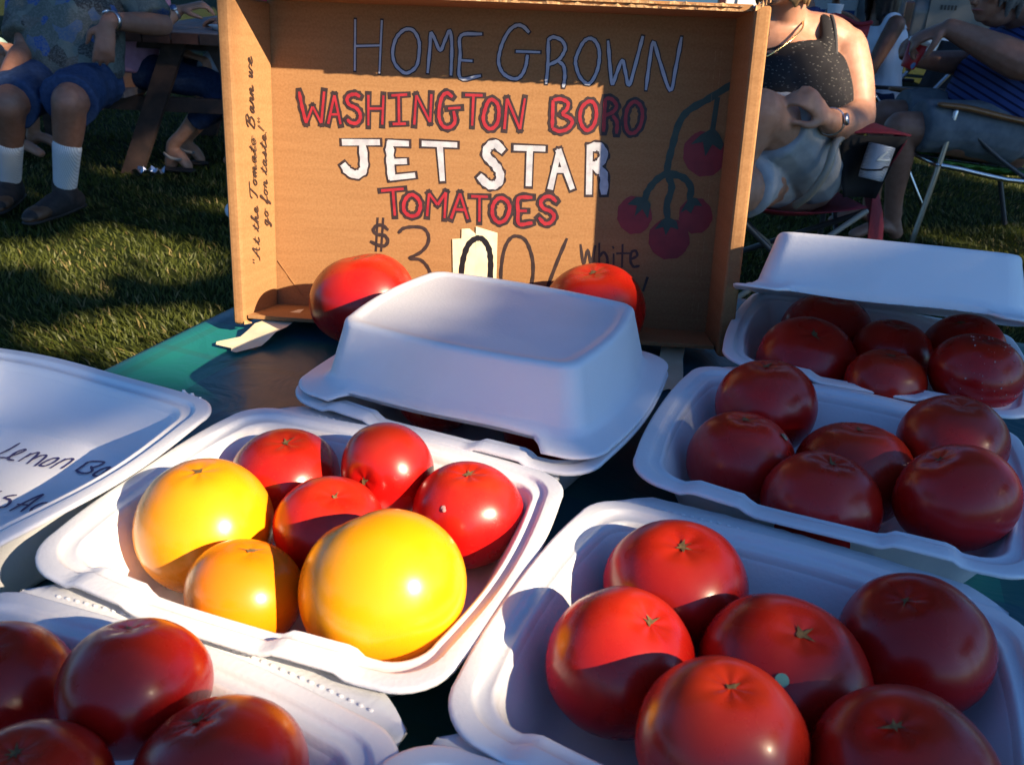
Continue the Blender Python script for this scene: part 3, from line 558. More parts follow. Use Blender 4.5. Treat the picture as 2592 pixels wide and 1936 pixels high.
def part(name, key, geo, parent, loc=(0, 0, 0), rot=(0, 0, 0)):
    if key not in proto:
        o = mesh(name, geo()[0], geo()[1], M['foam'], parent); proto[key] = fixnormals(o); o.location = loc; o.rotation_euler = rot; return o
    return inst(name, proto[key], parent, loc, rot)
fg = flange_geo(); pg = perf_geo()
def tray(label, x, y, yaw, z=.742, tilt=(0, 0), group='white foam containers', deep=False, flange=True, cat='container', name='foam_container'):
    o = thing(name, label, cat, (x, y, z), R(yaw), group); o.rotation_euler = (R(tilt[0]), R(tilt[1]), R(yaw))
    if deep: part('base', 'deep', lambda: (vd, fd), o)
    else: part('base', 'base', lambda: (vb, fb), o)
    if flange:
        part('hinge_flange', 'flange', lambda: fg, o); q = part('perforation', 'perf', lambda: pg, o); q['kind'] = 'stuff'
    return o
t_yel = tray('open white foam container holding yellow and red tomatoes together', -.112, .442, -19.6)
t_fr = tray('open white foam container at the front right, its left wall in full sun', .130, .332, -24.2)
t_mr = tray('open white foam container in the shade, heaped with six dark red tomatoes, between two others', .238, .557, -23)
t_br = tray('white foam container with its lid half raised over red tomatoes', .341, .769, -21.8)
t_cl = tray('closed white foam container in the middle in front of the box sign', -.018, .649, -23.7)
t_le = tray('empty deep foam lid with handwritten violet words on its floor', -.366, .510, -21, deep=True, flange=False)
t_ll = tray('white foam container at the lower left corner holding shaded red tomatoes', -.189, .220, -20.8)
t_ne = tray('white foam container cut off by the bottom edge of the photo', .036, .132, -23)
lid1 = part('lid', 'lid', lambda: (vl, flid), t_cl, (.0, .004, BHT+.0035), (R(-1.0), R(-.5), R(1.5)))
LIDANG = R(-18.5)
lid2 = part('lid', 'lid', lambda: (vl, flid), t_br)
hy = TD/2
lid2.rotation_euler = (LIDANG, R(-2.5), 0); v_ = Matrix.Rotation(LIDANG, 3, 'X') @ Vector((0, -hy, 0)); lid2.location = (0, hy+v_.y, BHT+.001+v_.z)
# torn corner on the deep lid
torn('torn_edge', (.085, TD/2+.002, .0575), (.104, TD/2-.004, .0575), .004, .002, 9, M['foam'], t_le, axis=(0, .3, 1), rag=.003)
LEMON = [[(0,[-3847,5993,-3880,5881,-3930,5770,-3867,5770,-3819,5769]),(0,[-3820,5781,-3777,5832,-3748,5888,-3762,5905,-3795,5865,-3809,5793,-3797,5748,-3758,5740]),(0,[-3710,5733,-3682,5847]),(0,[-3695,5787,-3665,5843,-3623,5859,-3630,5701]),(0,[-3620,5765,-3589,5821,-3545,5819,-3556,5674]),(1,[-3450,5799,-3484,5784,-3514,5730,-3523,5683,-3482,5676,-3448,5725,-3436,5783]),(0,[-3427,5653,-3386,5788]),(0,[-3410,5717,-3372,5784,-3325,5794,-3327,5736,-3345,5655]),(0,[-3226,5633,-3207,5702,-3184,5767,-3081,5771,-3084,5725,-3131,5676]),(0,[-3141,5697,-3106,5634,-3133,5603,-3184,5604,-3226,5633]),(1,[-3009,5699,-3044,5673,-3069,5615,-3069,5577,-3032,5569,-3008,5632,-2999,5688])],[(0,[-3616,5310,-3646,5287,-3657,5266,-3620,5239,-3604,5201,-3609,5161]),(0,[-3486,5271,-3527,5257,-3545,5231,-3497,5210,-3476,5173,-3482,5124,-3518,5111,-3556,5117]),(0,[-3422,5081,-3374,5192,-3306,5298,-3322,5206,-3344,5079]),(0,[-3410,5159,-3339,5156]),(0,[-3210,5192,-3249,5188,-3278,5152,-3288,5103,-3264,5072,-3236,5069])]]
im = wmat(t_le).inverted()
for word in LEMON:
    S_ = []
    for cl, f in word:
        q = []
        for i in range(0, len(f), 2):
            p = im @ Vector((f[i]*1e-4, f[i+1]*1e-4, .75))-Vector((0, .0065, 0)); q += [p.x*1e4, p.y*1e4]
        S_.append((cl, q))
    strokes_obj('handwriting', S_, [(.0021, M['pen'])], t_le, lambda x, y, z: (x, y, .0044+z), True)

# ------------------------------------------------------------------ tomatoes
def tomato(label, pos, Rr, ax, m, q=.84, lobes=5, group='tomatoes on the table', scar=True, seed=0, lob=.012, dent=.10, pointed=0, turn=None):
    rg = random.Random(seed); ph = [rg.random()*6.28 for _ in range(8)]; am = [rg.uniform(.4, 1) for _ in range(8)]
    o = thing('tomato', label, 'tomato', pos, 0, group)
    axv = Vector(ax).normalized(); axv = Vector((axv.x, axv.y, max(axv.z, .55))).normalized() if axv.z > .3 else axv
    rot = axv.to_track_quat('Z', 'Y').to_matrix() @ Matrix.Rotation(rg.random()*6.28, 3, 'Z')
    nu, nv = 44, 28
    def surf(th, p):
        rr = math.sin(th); cz = math.cos(th)
        lb = 1+lob*math.cos(lobes*p+ph[0])*(rr**1.2)*(.75+.35*cz)+.026*am[1]*math.cos(2*p+ph[1])*rr+.018*am[2]*math.cos(3*p+ph[2])*rr+.015*math.sin(2.2*cz+ph[3])
        rr2 = (rr**.92)*lb; z = q*cz*(1+.05*am[3]*math.cos(p+ph[4])*rr)
        if cz > 0: z -= dent*math.exp(-(rr/.24)**2)*(1+.10*math.cos(lobes*p+ph[0])*min(1, rr*6)); z -= .010*(rr*(1-rr))*math.cos(lobes*p+ph[0])
        else: z += .05*math.exp(-(rr/.25)**2)
        if pointed and cz < 0: z -= pointed*math.exp(-(rr/.3)**2)
        return Vector((rr2*math.cos(p), rr2*math.sin(p), z))*Rr
    V = [rot @ surf(math.pi*j/nv if 0 < j < nv else (1e-4 if j == 0 else math.pi-1e-4), 2*math.pi*i/nu) for j in range(nv+1) for i in range(nu)]
    F = [[j*nu+i, (j+1)*nu+i, (j+1)*nu+(i+1) % nu, j*nu+(i+1) % nu] for j in range(nv) for i in range(nu)]
    mesh('body', V, F, m, o)
    if scar:
        K = rg.choice([4, 5, 6, 7]); V = [rot @ (surf(1e-3, 0)+Vector((0, 0, .0006)))]; n = K*2; big = rg.choice([.6, .8, 1, 1.15])
        for i in range(n):
            p = 2*math.pi*i/n+ph[5]+rg.uniform(-.3, .3)*(1 if K < 6 else .6); el_ = 1+am[6]*.35*math.cos(2*(p-ph[7])); th = big*el_*(rg.choice([.05, .07, .10, .14, .19])*rg.uniform(.8, 1.1) if i % 2 == 0 else rg.uniform(.028, .050)); s = surf(th, p); V.append(rot @ (s+s.normalized()*.0003+Vector((0, 0, .0005))))
        V2 = []
        F = [[0, 1+i, 1+(i+1) % n] for i in range(n)]
        mesh('stem_scar', V, F, M['scar'], o)
    o['_r'] = Rr; del o['_r']
    return o
M['yelor'] = tomato_mat('amber_yellow', (.86, .29, .003), (.90, .36, .004), (.86, .22, .008))
TOM = {'BR': [(0.3162,0.8252,0.7839,0.0453,0.0,0.0,1.0,0.87),(0.2729,0.7475,0.7839,0.0447,-0.0444,-0.3547,0.9339,0.87),(0.3521,0.7518,0.7944,0.0365,0.0,0.0,1.0,0.87),(0.4226,0.7622,0.7992,0.036,-0.3447,-0.0632,0.9366,0.87),(0.3228,0.6879,0.7916,0.0347,0.0,0.0,1.0,0.87),(0.3932,0.6801,0.8107,0.0372,0.0,0.0,1.0,0.87)],
'MR': [(0.2052,0.6293,0.7935,0.0407,-0.1331,0.0969,0.9864,0.92),(0.1714,0.5589,0.7827,0.0393,-0.0142,0.1249,0.9921,0.9),(0.252,0.5506,0.7814,0.0424,-0.0031,0.1586,0.9873,0.87),(0.3261,0.5671,0.8014,0.038,0.0,0.0,1.0,0.9),(0.2057,0.4839,0.7877,0.0401,0.0518,0.0,0.9987,0.87),(0.2872,0.472,0.8042,0.0393,-0.5121,0.1436,0.8468,0.87)],
'FR': [(0.099,0.401,0.7865,0.0416,-0.0184,-0.1426,0.9896,0.87),(0.0602,0.3342,0.7912,0.037,0.3533,-0.1508,0.9233,0.98),(0.1412,0.3312,0.791,0.0411,0.049,-0.1975,0.9791,0.87),(0.2152,0.3557,0.7947,0.0383,-0.3599,-0.0232,0.9327,0.86),(0.0966,0.2733,0.8073,0.0355,0.0,0.0,1.0,0.93),(0.1697,0.2603,0.8053,0.0381,-0.2978,-0.0177,0.9545,0.87)],
'Y': [(-0.1831,0.4404,0.7857,0.0419,0.0,0.0,1.0,0.96),(-0.153,0.5116,0.778,0.0369,0.0906,-0.0561,0.9943,0.87),(-0.0809,0.4988,0.7968,0.0311,-0.4031,-0.8937,0.1972,0.94),(-0.1066,0.4407,0.7876,0.0343,0.1773,-0.1576,0.9715,0.87),(-0.0244,0.4695,0.7834,0.0352,0.0,0.0,1.0,0.95),(-0.1419,0.3803,0.7808,0.0322,0.197,0.1044,0.9748,0.92),(-0.0637,0.3765,0.7957,0.0445,-0.477,0.4483,0.756,0.97)],
'L': [(-0.2296,0.2975,0.7888,0.0343,0.0,0.0,1.0,0.87),(-0.1577,0.2822,0.812,0.0313,-0.1213,0.3584,0.9257,0.92),(-0.1075,0.2412,0.8073,0.0347,-0.2902,0.1894,0.938,0.87),(-0.1731,0.2235,0.8131,0.0303,0.0,0.0,1.0,0.87)],
'X': [(-0.1551,0.8373,0.7914,0.0545,-0.171,0.1716,0.9702,0.86),(0.082,0.8481,0.7899,0.0527,-0.1426,-0.1198,0.9825,0.86)],}
LAB = {
'BR': ['dark red tomato at the back left of the lidded foam container', 'large red tomato front left in the lidded foam container', 'small dark tomato in the centre of the lidded foam container', 'red tomato at the back right under the raised lid', 'orange red tomato against the front rim of the lidded container', 'dark red tomato sprinkled with white water spots under the raised lid'],
'MR': ['tall red tomato at the back left of the shaded middle container', 'red tomato with a grey spot at the left of the shaded middle container', 'dark orange red tomato in the centre of the shaded middle container', 'big orange red tomato at the back right of the shaded middle container', 'wide deep red tomato at the front centre of the shaded middle container', 'big dark red tomato at the front right of the shaded middle container'],
'FR': ['red tomato with a star scar at the back of the front right container', 'bright red tomato nearest the sunlit wall of the front right container', 'red tomato with a small green dot sticker in the front right container', 'large red tomato at the right of the front right container', 'round red tomato at the near edge of the front right container', 'dark red tomato at the lower right corner of the front right container'],
'Y': ['orange yellow tomato at the left of the mixed colour container', 'ribbed red tomato behind the left yellow tomato', 'red tomato lying on its side with its scar facing front', 'red tomato with radiating scar in the middle of the mixed container', 'glossy red tomato at the right end of the mixed colour container', 'orange tomato half hidden behind the front rim of the mixed container', 'biggest bright yellow tomato, at the front of the mixed colour container'],
'L': ['shaded red tomato cut by the left edge of the photo', 'round shaded red tomato at the back of the lower left container', 'large shaded tomato at the front of the lower left container', 'shaded red tomato in the bottom left corner of the photo'],
'X': ['big glossy tomato at the left inside the cardboard box sign', 'big tomato at the right inside the cardboard box, half hidden by the closed container']}
MATS = {'BR': ['red']*4+['redor', 'red'], 'MR': ['red', 'red', 'redor', 'redor', 'red', 'red'], 'FR': ['red', 'red', 'red', 'red', 'redor', 'red'], 'Y': ['yelor', 'red', 'red', 'red', 'red', 'orange', 'yellow'], 'L': ['red']*4, 'X': ['red', 'red']}
tom = {}
sd = 0
for k in TOM:
    for i, t in enumerate(TOM[k]):
        sd += 1
        if k == 'MR' and i in (4, 5): t = (t[0]+.0065, t[1]+.0165, t[2]-.001, t[3]*.96)+tuple(t[4:])
        if k == 'Y' and i == 5: t = (t[0]-.001, t[1]+.004, t[2], t[3])+tuple(t[4:])
        tom[k, i] = tomato(LAB[k][i], t[:3], t[3], t[4:7], M[MATS[k][i]], q=t[7], lobes=5+sd % 3, seed=sd, lob=(.004 if MATS[k][i] in ('yellow', 'orange', 'yelor') else .012), dent=(.05 if MATS[k][i] in ('yellow', 'orange', 'yelor') else .10), scar=(k, i) not in (('MR', 3), ('BR', 0)))
for i, (x, y) in enumerate(((.030, .600), (-.060, .655), (.040, .680))):
    tomato(['dark red tomato glimpsed through the gap of the closed container', 'red tomato inside the left of the closed container', 'red tomato inside the back of the closed container'][i], (x, y, .7785), .036, (0, 0, 1), M['red'], seed=60+i)
def on_tom(key, d, r, name, m, label=None, lift=.0004, n=14):
    """small round sticker lying on the skin, direction d from the tomato's centre"""
    o = tom[key]; d = Vector(d).normalized(); b_ = o.children[0].data
    best = max(b_.vertices, key=lambda v: v.co.normalized().dot(d)); nrm = best.normal; c = best.co+nrm*lift; a = nrm.orthogonal().normalized(); b2 = nrm.cross(a)
    V = [c+nrm*.0003]+[c+(a*math.cos(6.283*k/n)+b2*math.sin(6.283*k/n))*r for k in range(n)]
    s = mesh(name, V, [[0, 1+k, 1+(k+1) % n] for k in range(n)], m, o)
    if label: s['label'] = label
M['mint'] = mat('mint_sticker', (.10, .36, .30), .5, (.16, .42, .34), 200)
M['greyspot'] = mat('grey_spot', (.30, .28, .20), .8)
M['drop'] = mat('dried_water_spot', (.46, .28, .26), .5)
on_tom(('FR', 2), (-.32, -.72, .62), .0032, 'sticker', M['mint'], 'small round green dot', lift=.0008)
on_tom(('MR', 1), (.62, -.25, .72), .0030, 'blemish', M['greyspot'], lift=.0006)
for d in ((-.25, -.25, .93), (.12, -.35, .92)): on_tom(('MR', 1), d, .0016, 'blemish', M['greyspot'])
on_tom(('Y', 4), (-.35, -.72, .60), .0016, 'blemish', M['drop']); on_tom(('Y', 4), (-.30, -.80, .45), .0012, 'blemish', M['drop'])
o = tom['BR', 5]; g = Geo(); bv = o.children[0].data
cand = [v for v in bv.vertices if v.normal.dot(Vector((.0, -.85, .5))) > .45]
for k in range(70):
    v = random.choice(cand); e = v.link_edges[0] if hasattr(v, 'link_edges') else None
    a = v.normal.orthogonal().normalized(); b2 = v.normal.cross(a); r = random.choice([.0002, .0003, .0003, .0005, .0008])
    c = v.co+a*random.uniform(-.003, .003)+b2*random.uniform(-.003, .003)+v.normal*.00005; g.ball(c, (r, r, r), 6)
s = g.build('water_spots', M['drop'], o, world=False); s['kind'] = 'stuff'; s['label'] = 'white specks of dried water'
# ------------------------------------------------------------------ shade trees standing beyond the frame on the sun's side
E1 = Vector((-SDIR.y, SDIR.x, 0)).normalized(); E2 = SDIR.cross(E1).normalized()
if E2.z < 0: E2 = -E2
M['bark'] = mat('bark', (.06, .045, .03), .95, (.12, .09, .06), 14, bump=.8)
def leaf_mat():
    m = mat('tree_leaf', (.035, .075, .018), .5, (.06, .11, .025), 3); t, b = nodes(m)
    return m
M['leaf'] = leaf_mat()
GAPS_E = [  # foliage openings placed so sun falls on chosen spots, ellipses across its direction: u, v, ru, rv
 (.298, .846, .122, .060), (.255, .885, .080, .050), (.325, .806, .095, .027), (.470, 1.0, .060, .036), (3.18, 1.20, .15, .16), (3.11, 1.37, .09, .09), (2.86, 1.09, .05, .05), (.235, 1.05, .030, .030),
 (1.85, 1.58, .26, .09), (1.60, 1.63, .15, .08), (2.03, 1.45, .14, .09), (1.92, 1.36, .17, .05), (1.42, 1.17, .17, .075), (1.60, 1.14, .14, .055), (1.33, 1.08, .08, .05), (1.70, 1.48, .13, .06), (1.55, 1.40, .05, .05), (2.02, 1.66, .10, .05), (1.22, 1.20, .06, .04),
 (2.77, 2.16, .06, .022), (2.66, 1.68, .06, .05)]
GAPS_P = [[(.49, .965), (.60, .955), (.78, .895), (.97, .84), (1.02, .98), (1.0, 1.2), (.80, 1.34), (.60, 1.40), (.50, 1.16), (.42, 1.04)]]
def in_gap(u, v, pad):
    for a, b, ra, rb in GAPS_E:
        if ((u-a)/(ra+pad))**2+((v-b)/(rb+pad))**2 < 1: return True
    for pl in GAPS_P:
        c = False; n = len(pl)
        for i in range(n):
            (x1, y1), (x2, y2) = pl[i], pl[i-1]
            if (y1 > v) != (y2 > v) and u < (x2-x1)*(v-y1)/(y2-y1)+x1: c = not c
        if c: return True
    return False
def shade_tree(label, cu, cv, ru, rv, d0, dd, n, base, seed, leaf=.085):
    rg = np.random.default_rng(seed); ctr = E1*cu+E2*cv+SDIR*d0
    t = thing('shade_tree', label, 'tree', (base[0], base[1], -.02), 0, 'shade trees behind the camera')
    g = Geo(); B0 = Vector((base[0], base[1], -.05)); top = ctr+Vector((0, 0, -.6))
    g.tube([B0, B0.lerp(top, .35)+Vector((.08, .05, 0)), B0.lerp(top, .7)+Vector((-.06, .1, 0)), top], [.24, .18, .15, .11], n=14)
    g.tube([B0, B0+Vector((0, 0, .25))], [.34, .22], n=14)
    for k in range(11):
        a = k*2.4; r = .5+.45*((k*7) % 5)/5
        e = ctr+E1*(ru*r*math.cos(a))+E2*(rv*r*math.sin(a)*.9)+SDIR*(dd*.5*math.sin(a*1.7))
        s = B0.lerp(top, .55+.4*((k*3) % 11)/11)
        mid = s.lerp(e, .5)+Vector((0, 0, .15))
        if any(in_gap(q.dot(E1), q.dot(E2), .10) for q in [s.lerp(mid, i/8) for i in range(9)]+[mid.lerp(e, i/8) for i in range(9)]): continue   # limbs that would block a placed opening are left out
        g.tube([s, mid, e], [.075, .05, .018], n=8)
    g.build('trunk', M['bark'], t)
    V = []; F = []; cnt = 0
    while cnt < n:
        m = 4000; ph = rg.random(m)*6.283; rr = np.sqrt(rg.random(m)); uu = cu+ru*rr*np.cos(ph); vv = cv+rv*rr*np.sin(ph); ds = d0+dd*(rg.random(m)*2-1)*np.sqrt(1-rr**2*.9)
        edge = 1+.16*np.sin(ph*5+seed)+.10*np.sin(ph*11); ok = rr < edge*.92
        for u, v, d, o in zip(uu, vv, ds, ok):
            if not o: continue
            s = leaf*(.6+.8*rg.random())
            if in_gap(u, v, s*.25): continue
            c = E1*float(u)+E2*float(v)+SDIR*float(d)
            q = rg.normal(size=3); q = Vector(q/np.linalg.norm(q)); nrm = (q+SDIR*.6).normalized(); a = nrm.orthogonal().normalized(); a = Matrix.Rotation(float(rg.random()*6.28), 3, nrm) @ a; b = nrm.cross(a)
            i = len(V); V += [c-a*s*.6, c+b*s*.33, c+a*s*.6, c-b*s*.33]; F.append([i, i+1, i+2, i+3]); cnt += 1
            if cnt >= n: break
    mesh('crown', V, F, M['leaf'], t, True, smooth=False)
shade_tree('leafy shade tree on the sun side of the sales table', .85, 1.12, 1.75, .98, 7.4, 1.3, 25000, (5.7, -3.1), 3, .060)
shade_tree('added tree far out on the right to shade the parked vehicle', 10.1, 1.5, 1.4, 1.5, 13.0, 1.5, 9000, (14.6, 2.4), 8)  # unseen tree added to keep sun off the grey vehicle
shade_tree('broad shade tree farther right that shades the seated people', 4.2, 1.72, 3.3, 2.05, 14.5, 1.8, 42000, (11.6, -2.6), 5)

def overhead_tree(label, base, ctr, rad, hgt, n, seed):  # unseen trees added so their crowns cut sky light on the background
    rg = np.random.default_rng(seed); t = thing('shade_tree', label, 'tree', (base[0], base[1], -.02), 0, 'added shade trees over the lawn')
    B0 = Vector((base[0], base[1], -.05)); C0 = Vector(ctr); g = Geo()
    g.tube([B0, B0.lerp(C0, .4)+Vector((.1, .05, .5)), C0+Vector((0, 0, -hgt*.4))], [.26, .19, .11], n=14); g.tube([B0, B0+Vector((0, 0, .3))], [.38, .25], n=14)
    for k in range(12):
        a = k*2.4; e = C0+Vector((rad*.75*math.cos(a), rad*.75*math.sin(a), hgt*.25*math.sin(a*2.1))); s = B0.lerp(C0, .6+.3*((k*3) % 7)/7); g.tube([s, s.lerp(e, .5)+Vector((0, 0, .4)), e], [.09, .06, .02], n=8)
    g.build('trunk', M['bark'], t); V = []; F = []
    for i in range(n):
        a = rg.random()*6.283; r = math.sqrt(rg.random())*(1+.12*math.sin(a*5+seed)); zz = rg.random()*2-1; c = C0+Vector((rad*r*math.cos(a), rad*r*math.sin(a), hgt*zz*math.sqrt(max(.05, 1-r*r))))
        q = Vector(rg.normal(size=3)).normalized(); q.z = abs(q.z)+.5; q.normalize(); x_ = q.orthogonal().normalized(); x_ = Matrix.Rotation(float(rg.random()*6.28), 3, q) @ x_; y_ = q.cross(x_); s = .16*(.6+.8*rg.random()); j = len(V)
        V += [c-x_*s*.6, c+y_*s*.36, c+x_*s*.6, c-y_*s*.36]; F.append([j, j+1, j+2, j+3])
    mesh('crown', V, F, M['leaf'], t, True, smooth=False)
overhead_tree('added tall tree at the left whose crown cuts sky light over the picnic table', (-6.6, 8.2), (-3.0, 6.8, 6.2), 4.3, 1.5, 13000, 11)
overhead_tree('added tall tree at the right whose crown cuts sky light over the lawn chairs', (7.4, 7.6), (2.9, 6.6, 6.0), 4.2, 1.5, 13000, 12)

def copy_tree(src, label, loc, rz, sc):  # unseen copies added around the lawn to block low sky light
    c = src.copy(); COL.objects.link(c); c.location = loc; c.rotation_euler = (0, 0, rz); c.scale = sc; c['label'] = label; c['group'] = 'added trees ringing the lawn'
    for ch in src.children:
        d = ch.copy(); COL.objects.link(d); d.parent = c
far_src = [o for o in COL.objects if o.name.startswith('shade_tree')][-1]
for i, (x, y, rz, s, h, lb) in enumerate(((-13, 4, 1.2, 1.0, .75, 'added leafy tree out on the left of the lawn'), (-15, 13, 2.6, 1.1, .85, 'added leafy tree far back on the left'), (-4.5, 18, 4.0, 1.15, .8, 'added leafy tree far behind the picnic table'), (4.0, 20, 5.3, 1.1, .85, 'added leafy tree far behind the parked truck'), (13.5, 17, .5, 1.1, .8, 'added leafy tree far back on the right'), (16, 8, 3.2, 1.05, .75, 'added leafy tree out on the right of the lawn'))):
    copy_tree(far_src, lb, (x, y, -.02), rz, (s, s, h))
# ------------------------------------------------------------------ picnic table
M['wood'] = mat('weathered_brown_wood', (.028, .016, .013), .75, (.055, .030, .023), 18, bump=.4)
M['woodred'] = mat('red_brown_wood', (.060, .022, .015), .7, (.085, .034, .022), 22, bump=.3)
M['woodgrey'] = mat('grey_weathered_plank', (.13, .11, .12), .8, (.19, .165, .17), 25, bump=.4)
pt = thing('picnic_table', 'brown wooden picnic table with slanted legs behind the man in the floral shirt', 'picnic table', (-1.74, 5.5, 0))
for i in range(5):
    x = -.36+.145*i; box('plank', (x, -.80-.006*(i % 2), .715), (x+.138, .85, .755), [M['woodgrey'], M['woodgrey']][0], pt, False, .004)
    box('plank_end', (x+.001, -.815-.006*(i % 2), .700), (x+.137, -.802-.006*(i % 2), .752), M['woodred'] if i < 3 else M['wood'], pt, False, .002)
for sx in (-.66, .36):
    for i in range(2): box('bench_plank', (sx+i*.15, -.78, .415), (sx+i*.15+.143, .85, .452), M['woodgrey'], pt, False, .004)
for y in (-.62, .62):
    box('crossbar', (-.70, y-.02, .335), (.70, y+.02, .412), M['wood'], pt, False, .004)
    box('batten', (-.34, y-.02, .655), (.34, y+.02, .712), M['wood'], pt, False, .004)
    for s in (-1, 1):
        g = Geo(); a = Vector((s*.10, y-.045, .712)); b_ = Vector((s*.43, y-.045, 0)); d = Vector((.058, 0, 0)); e = Vector((0, .02, 0))
        V = [a-d-e, a+d-e, a+d+e, a-d+e, b_-d-e, b_+d-e, b_+d+e, b_-d+e]
        mesh('leg', V, [[0, 1, 2, 3], [7, 6, 5, 4], [0, 4, 5, 1], [1, 5, 6, 2], [2, 6, 7, 3], [3, 7, 4, 0]], M['wood'], pt, smooth=False)

# ------------------------------------------------------------------ people
def skinmat(n, c, c2): return mat(n, c, .5, c2, 35, bump=.15, bscale=120, sss=.08, srad=(1, .4, .2), sscale=.01, spec=.4)
M['skinA'] = skinmat('tanned_skin', (.27, .125, .080), (.32, .155, .105)); M['skinB'] = skinmat('fair_skin', (.40, .19, .115), (.47, .24, .155)); M['skinC'] = skinmat('brown_skin', (.14, .065, .040), (.18, .085, .055))
M['hairbrown'] = mat('light_brown_hair', (.20, .11, .045), .45, (.34, .21, .09), 90, bump=.6); M['hairdark'] = mat('dark_hair', (.012, .010, .010), .4, (.03, .022, .02), 90, bump=.6); M['hairgrey'] = mat('grey_hair', (.09, .085, .08), .5, (.16, .15, .14), 90, bump=.6)
M['lip'] = mat('lips', (.33, .10, .085), .45); M['eye'] = mat('eye_white', (.7, .68, .65), .2); M['iris'] = mat('iris', (.03, .02, .015), .2)
def frame(d, upv=(0, 0, 1)):
    f = Vector(d).normalized(); u = Vector(upv); s = f.cross(u).normalized(); u = s.cross(f); return s, f, u   # right, forward, up
def torso(g, pts, rads, lat, depth): g.tube(pts, rads, n=18, flat=depth, ax=lat, sub=5)
def arm(g, sh, el, wr, r=(.056, .050, .042, .046, .030)):
    sh, el, wr = Vector(sh), Vector(el), Vector(wr)
    g.tube([sh, sh.lerp(el, .45), el], [r[0], r[1], r[2]], n=12); g.tube([el, el.lerp(wr, .3), wr], [r[2], r[3], r[4]], n=12)
def hand(g, wr, d, nrm, thumb=1, s=1.0, curl=.5, spread=.07, th_out=.8):
    """palm plus five separate bent fingers; nrm points out of the palm, thumb=+1/-1 picks its side"""
    wr = Vector(wr); d = Vector(d).normalized(); n = Vector(nrm); n = (n-d*n.dot(d)).normalized(); l = d.cross(n)*thumb
    g.tube([wr-d*.01*s, wr+d*.03*s, wr+d*.085*s], [.026*s, .037*s, .040*s], n=12, flat=[.75, .45, .36], ax=l)
    for i, (off, ln) in enumerate(((.030, .072), (.010, .082), (-.010, .076), (-.029, .060))):
        p = wr+d*.075*s+l*off*s; a = 0; dr = (d+l*spread*(1.2-i*.8)); dr.normalize(); q = p+dr*.012*s; pts = [p, q]; rr = [.0100*s, .0098*s]
        for k, fr in enumerate((.45, .32, .23)):
            a += curl*(.65, 1.0, .7)[k]*(1+.12*i); v = dr*math.cos(a)+n*math.sin(a); q = q+v*ln*fr*s; pts.append(q); rr.append((.0094, .0086, .0074)[k]*s)
        g.tube(pts, rr, n=8, sub=3)
    b_ = wr+d*.022*s+l*.026*s; t1 = (d*.6+l*th_out+n*.35).normalized(); t2 = (d*.9+l*.25+n*(.35+curl*.5)).normalized()
    g.tube([b_-l*.01*s, b_+t1*.036*s, b_+t1*.036*s+t2*.030*s, b_+t1*.036*s+t2*.054*s], [.017*s, .0135*s, .0115*s, .0085*s], n=8, sub=3)
def leg(g, hip, kn, an, r=(.092, .078, .062, .060, .038)):
    hip, kn, an = Vector(hip), Vector(kn), Vector(an)
    g.tube([hip, hip.lerp(kn, .5), kn], [r[0], r[1], r[2]], n=14); back_ = (kn-hip).normalized()
    g.tube([kn, kn.lerp(an, .32)-back_*.012, kn.lerp(an, .75), an], [r[2]*.98, r[3], r[4]*1.05, r[4]], n=14)
def foot(g, an, toe, r=.042):
    an, toe = Vector(an), Vector(toe); heel = an+(an-toe).normalized()*.04; heel.z = max(toe.z, .03)
    g.tube([heel+Vector((0, 0, .005)), an.lerp(toe, .35)+Vector((0, 0, -.01)), toe], [r*.85, r, r*.8], n=12, flat=.7, ax=(toe-an).cross(Vector((0, 0, 1))))
    g.tube([an, heel], [r*.9, r*.85], n=12)
def head(g, c, d, neck, s=1.0, nr=.055):
    c = Vector(c); r_, f, u = frame(d); P = lambda x, y, z: c+r_*x*s+f*y*s+u*z*s
    def el(x, y, z, a, b_, h):
        o = len(g.V); q = Geo().ball((0, 0, 0), (a*s, b_*s, h*s)); g.add(([P(x, y, z)+r_*v[0]+f*v[1]+u*v[2] for v in q.V], q.F))
    el(0, -.012, .035, .076, .092, .088); el(0, .022, -.045, .058, .068, .062); el(0, .055, -.088, .028, .026, .022)
    for sx in (-1, 1): el(sx*.038, .058, -.018, .026, .024, .022); el(sx*.077, -.012, -.015, .009, .020, .032)
    g.tube([P(0, .086, .016), P(0, .100, -.010), P(0, .106, -.026), P(0, .086, -.034)], [.008*s, .012*s, .015*s, .010*s], n=8)
    g.tube([P(-.045, .074, .030), P(0, .088, .030), P(.045, .074, .030)], [.010*s, .010*s, .010*s], n=8)
    g.tube([P(-.02, .078, -.060), P(0, .086, -.058), P(.02, .078, -.060)], [.008*s, .011*s, .008*s], n=8)
    g.tube([P(0, -.02, -.03), Vector(neck)], [nr, nr*1.12], n=14)
    return P
def face_bits(par, P, s=1.0):
    for sx in (-1, 1):
        e = Geo().ball(P(sx*.032, .074, .008), .0115*s, 10).build('eye', M['eye'], par); Geo().ball(P(sx*.032, .0825, .008), .0048*s, 8).build('iris', M['iris'], e)
    Geo().tube([P(-.024, .082, -.060), P(-.008, .092, -.0565), P(0, .0915, -.058), P(.008, .092, -.0565), P(.024, .082, -.060)], [.002*s, .0042*s, .004*s, .0042*s, .002*s], n=8).build('lips', M['lip'], par)
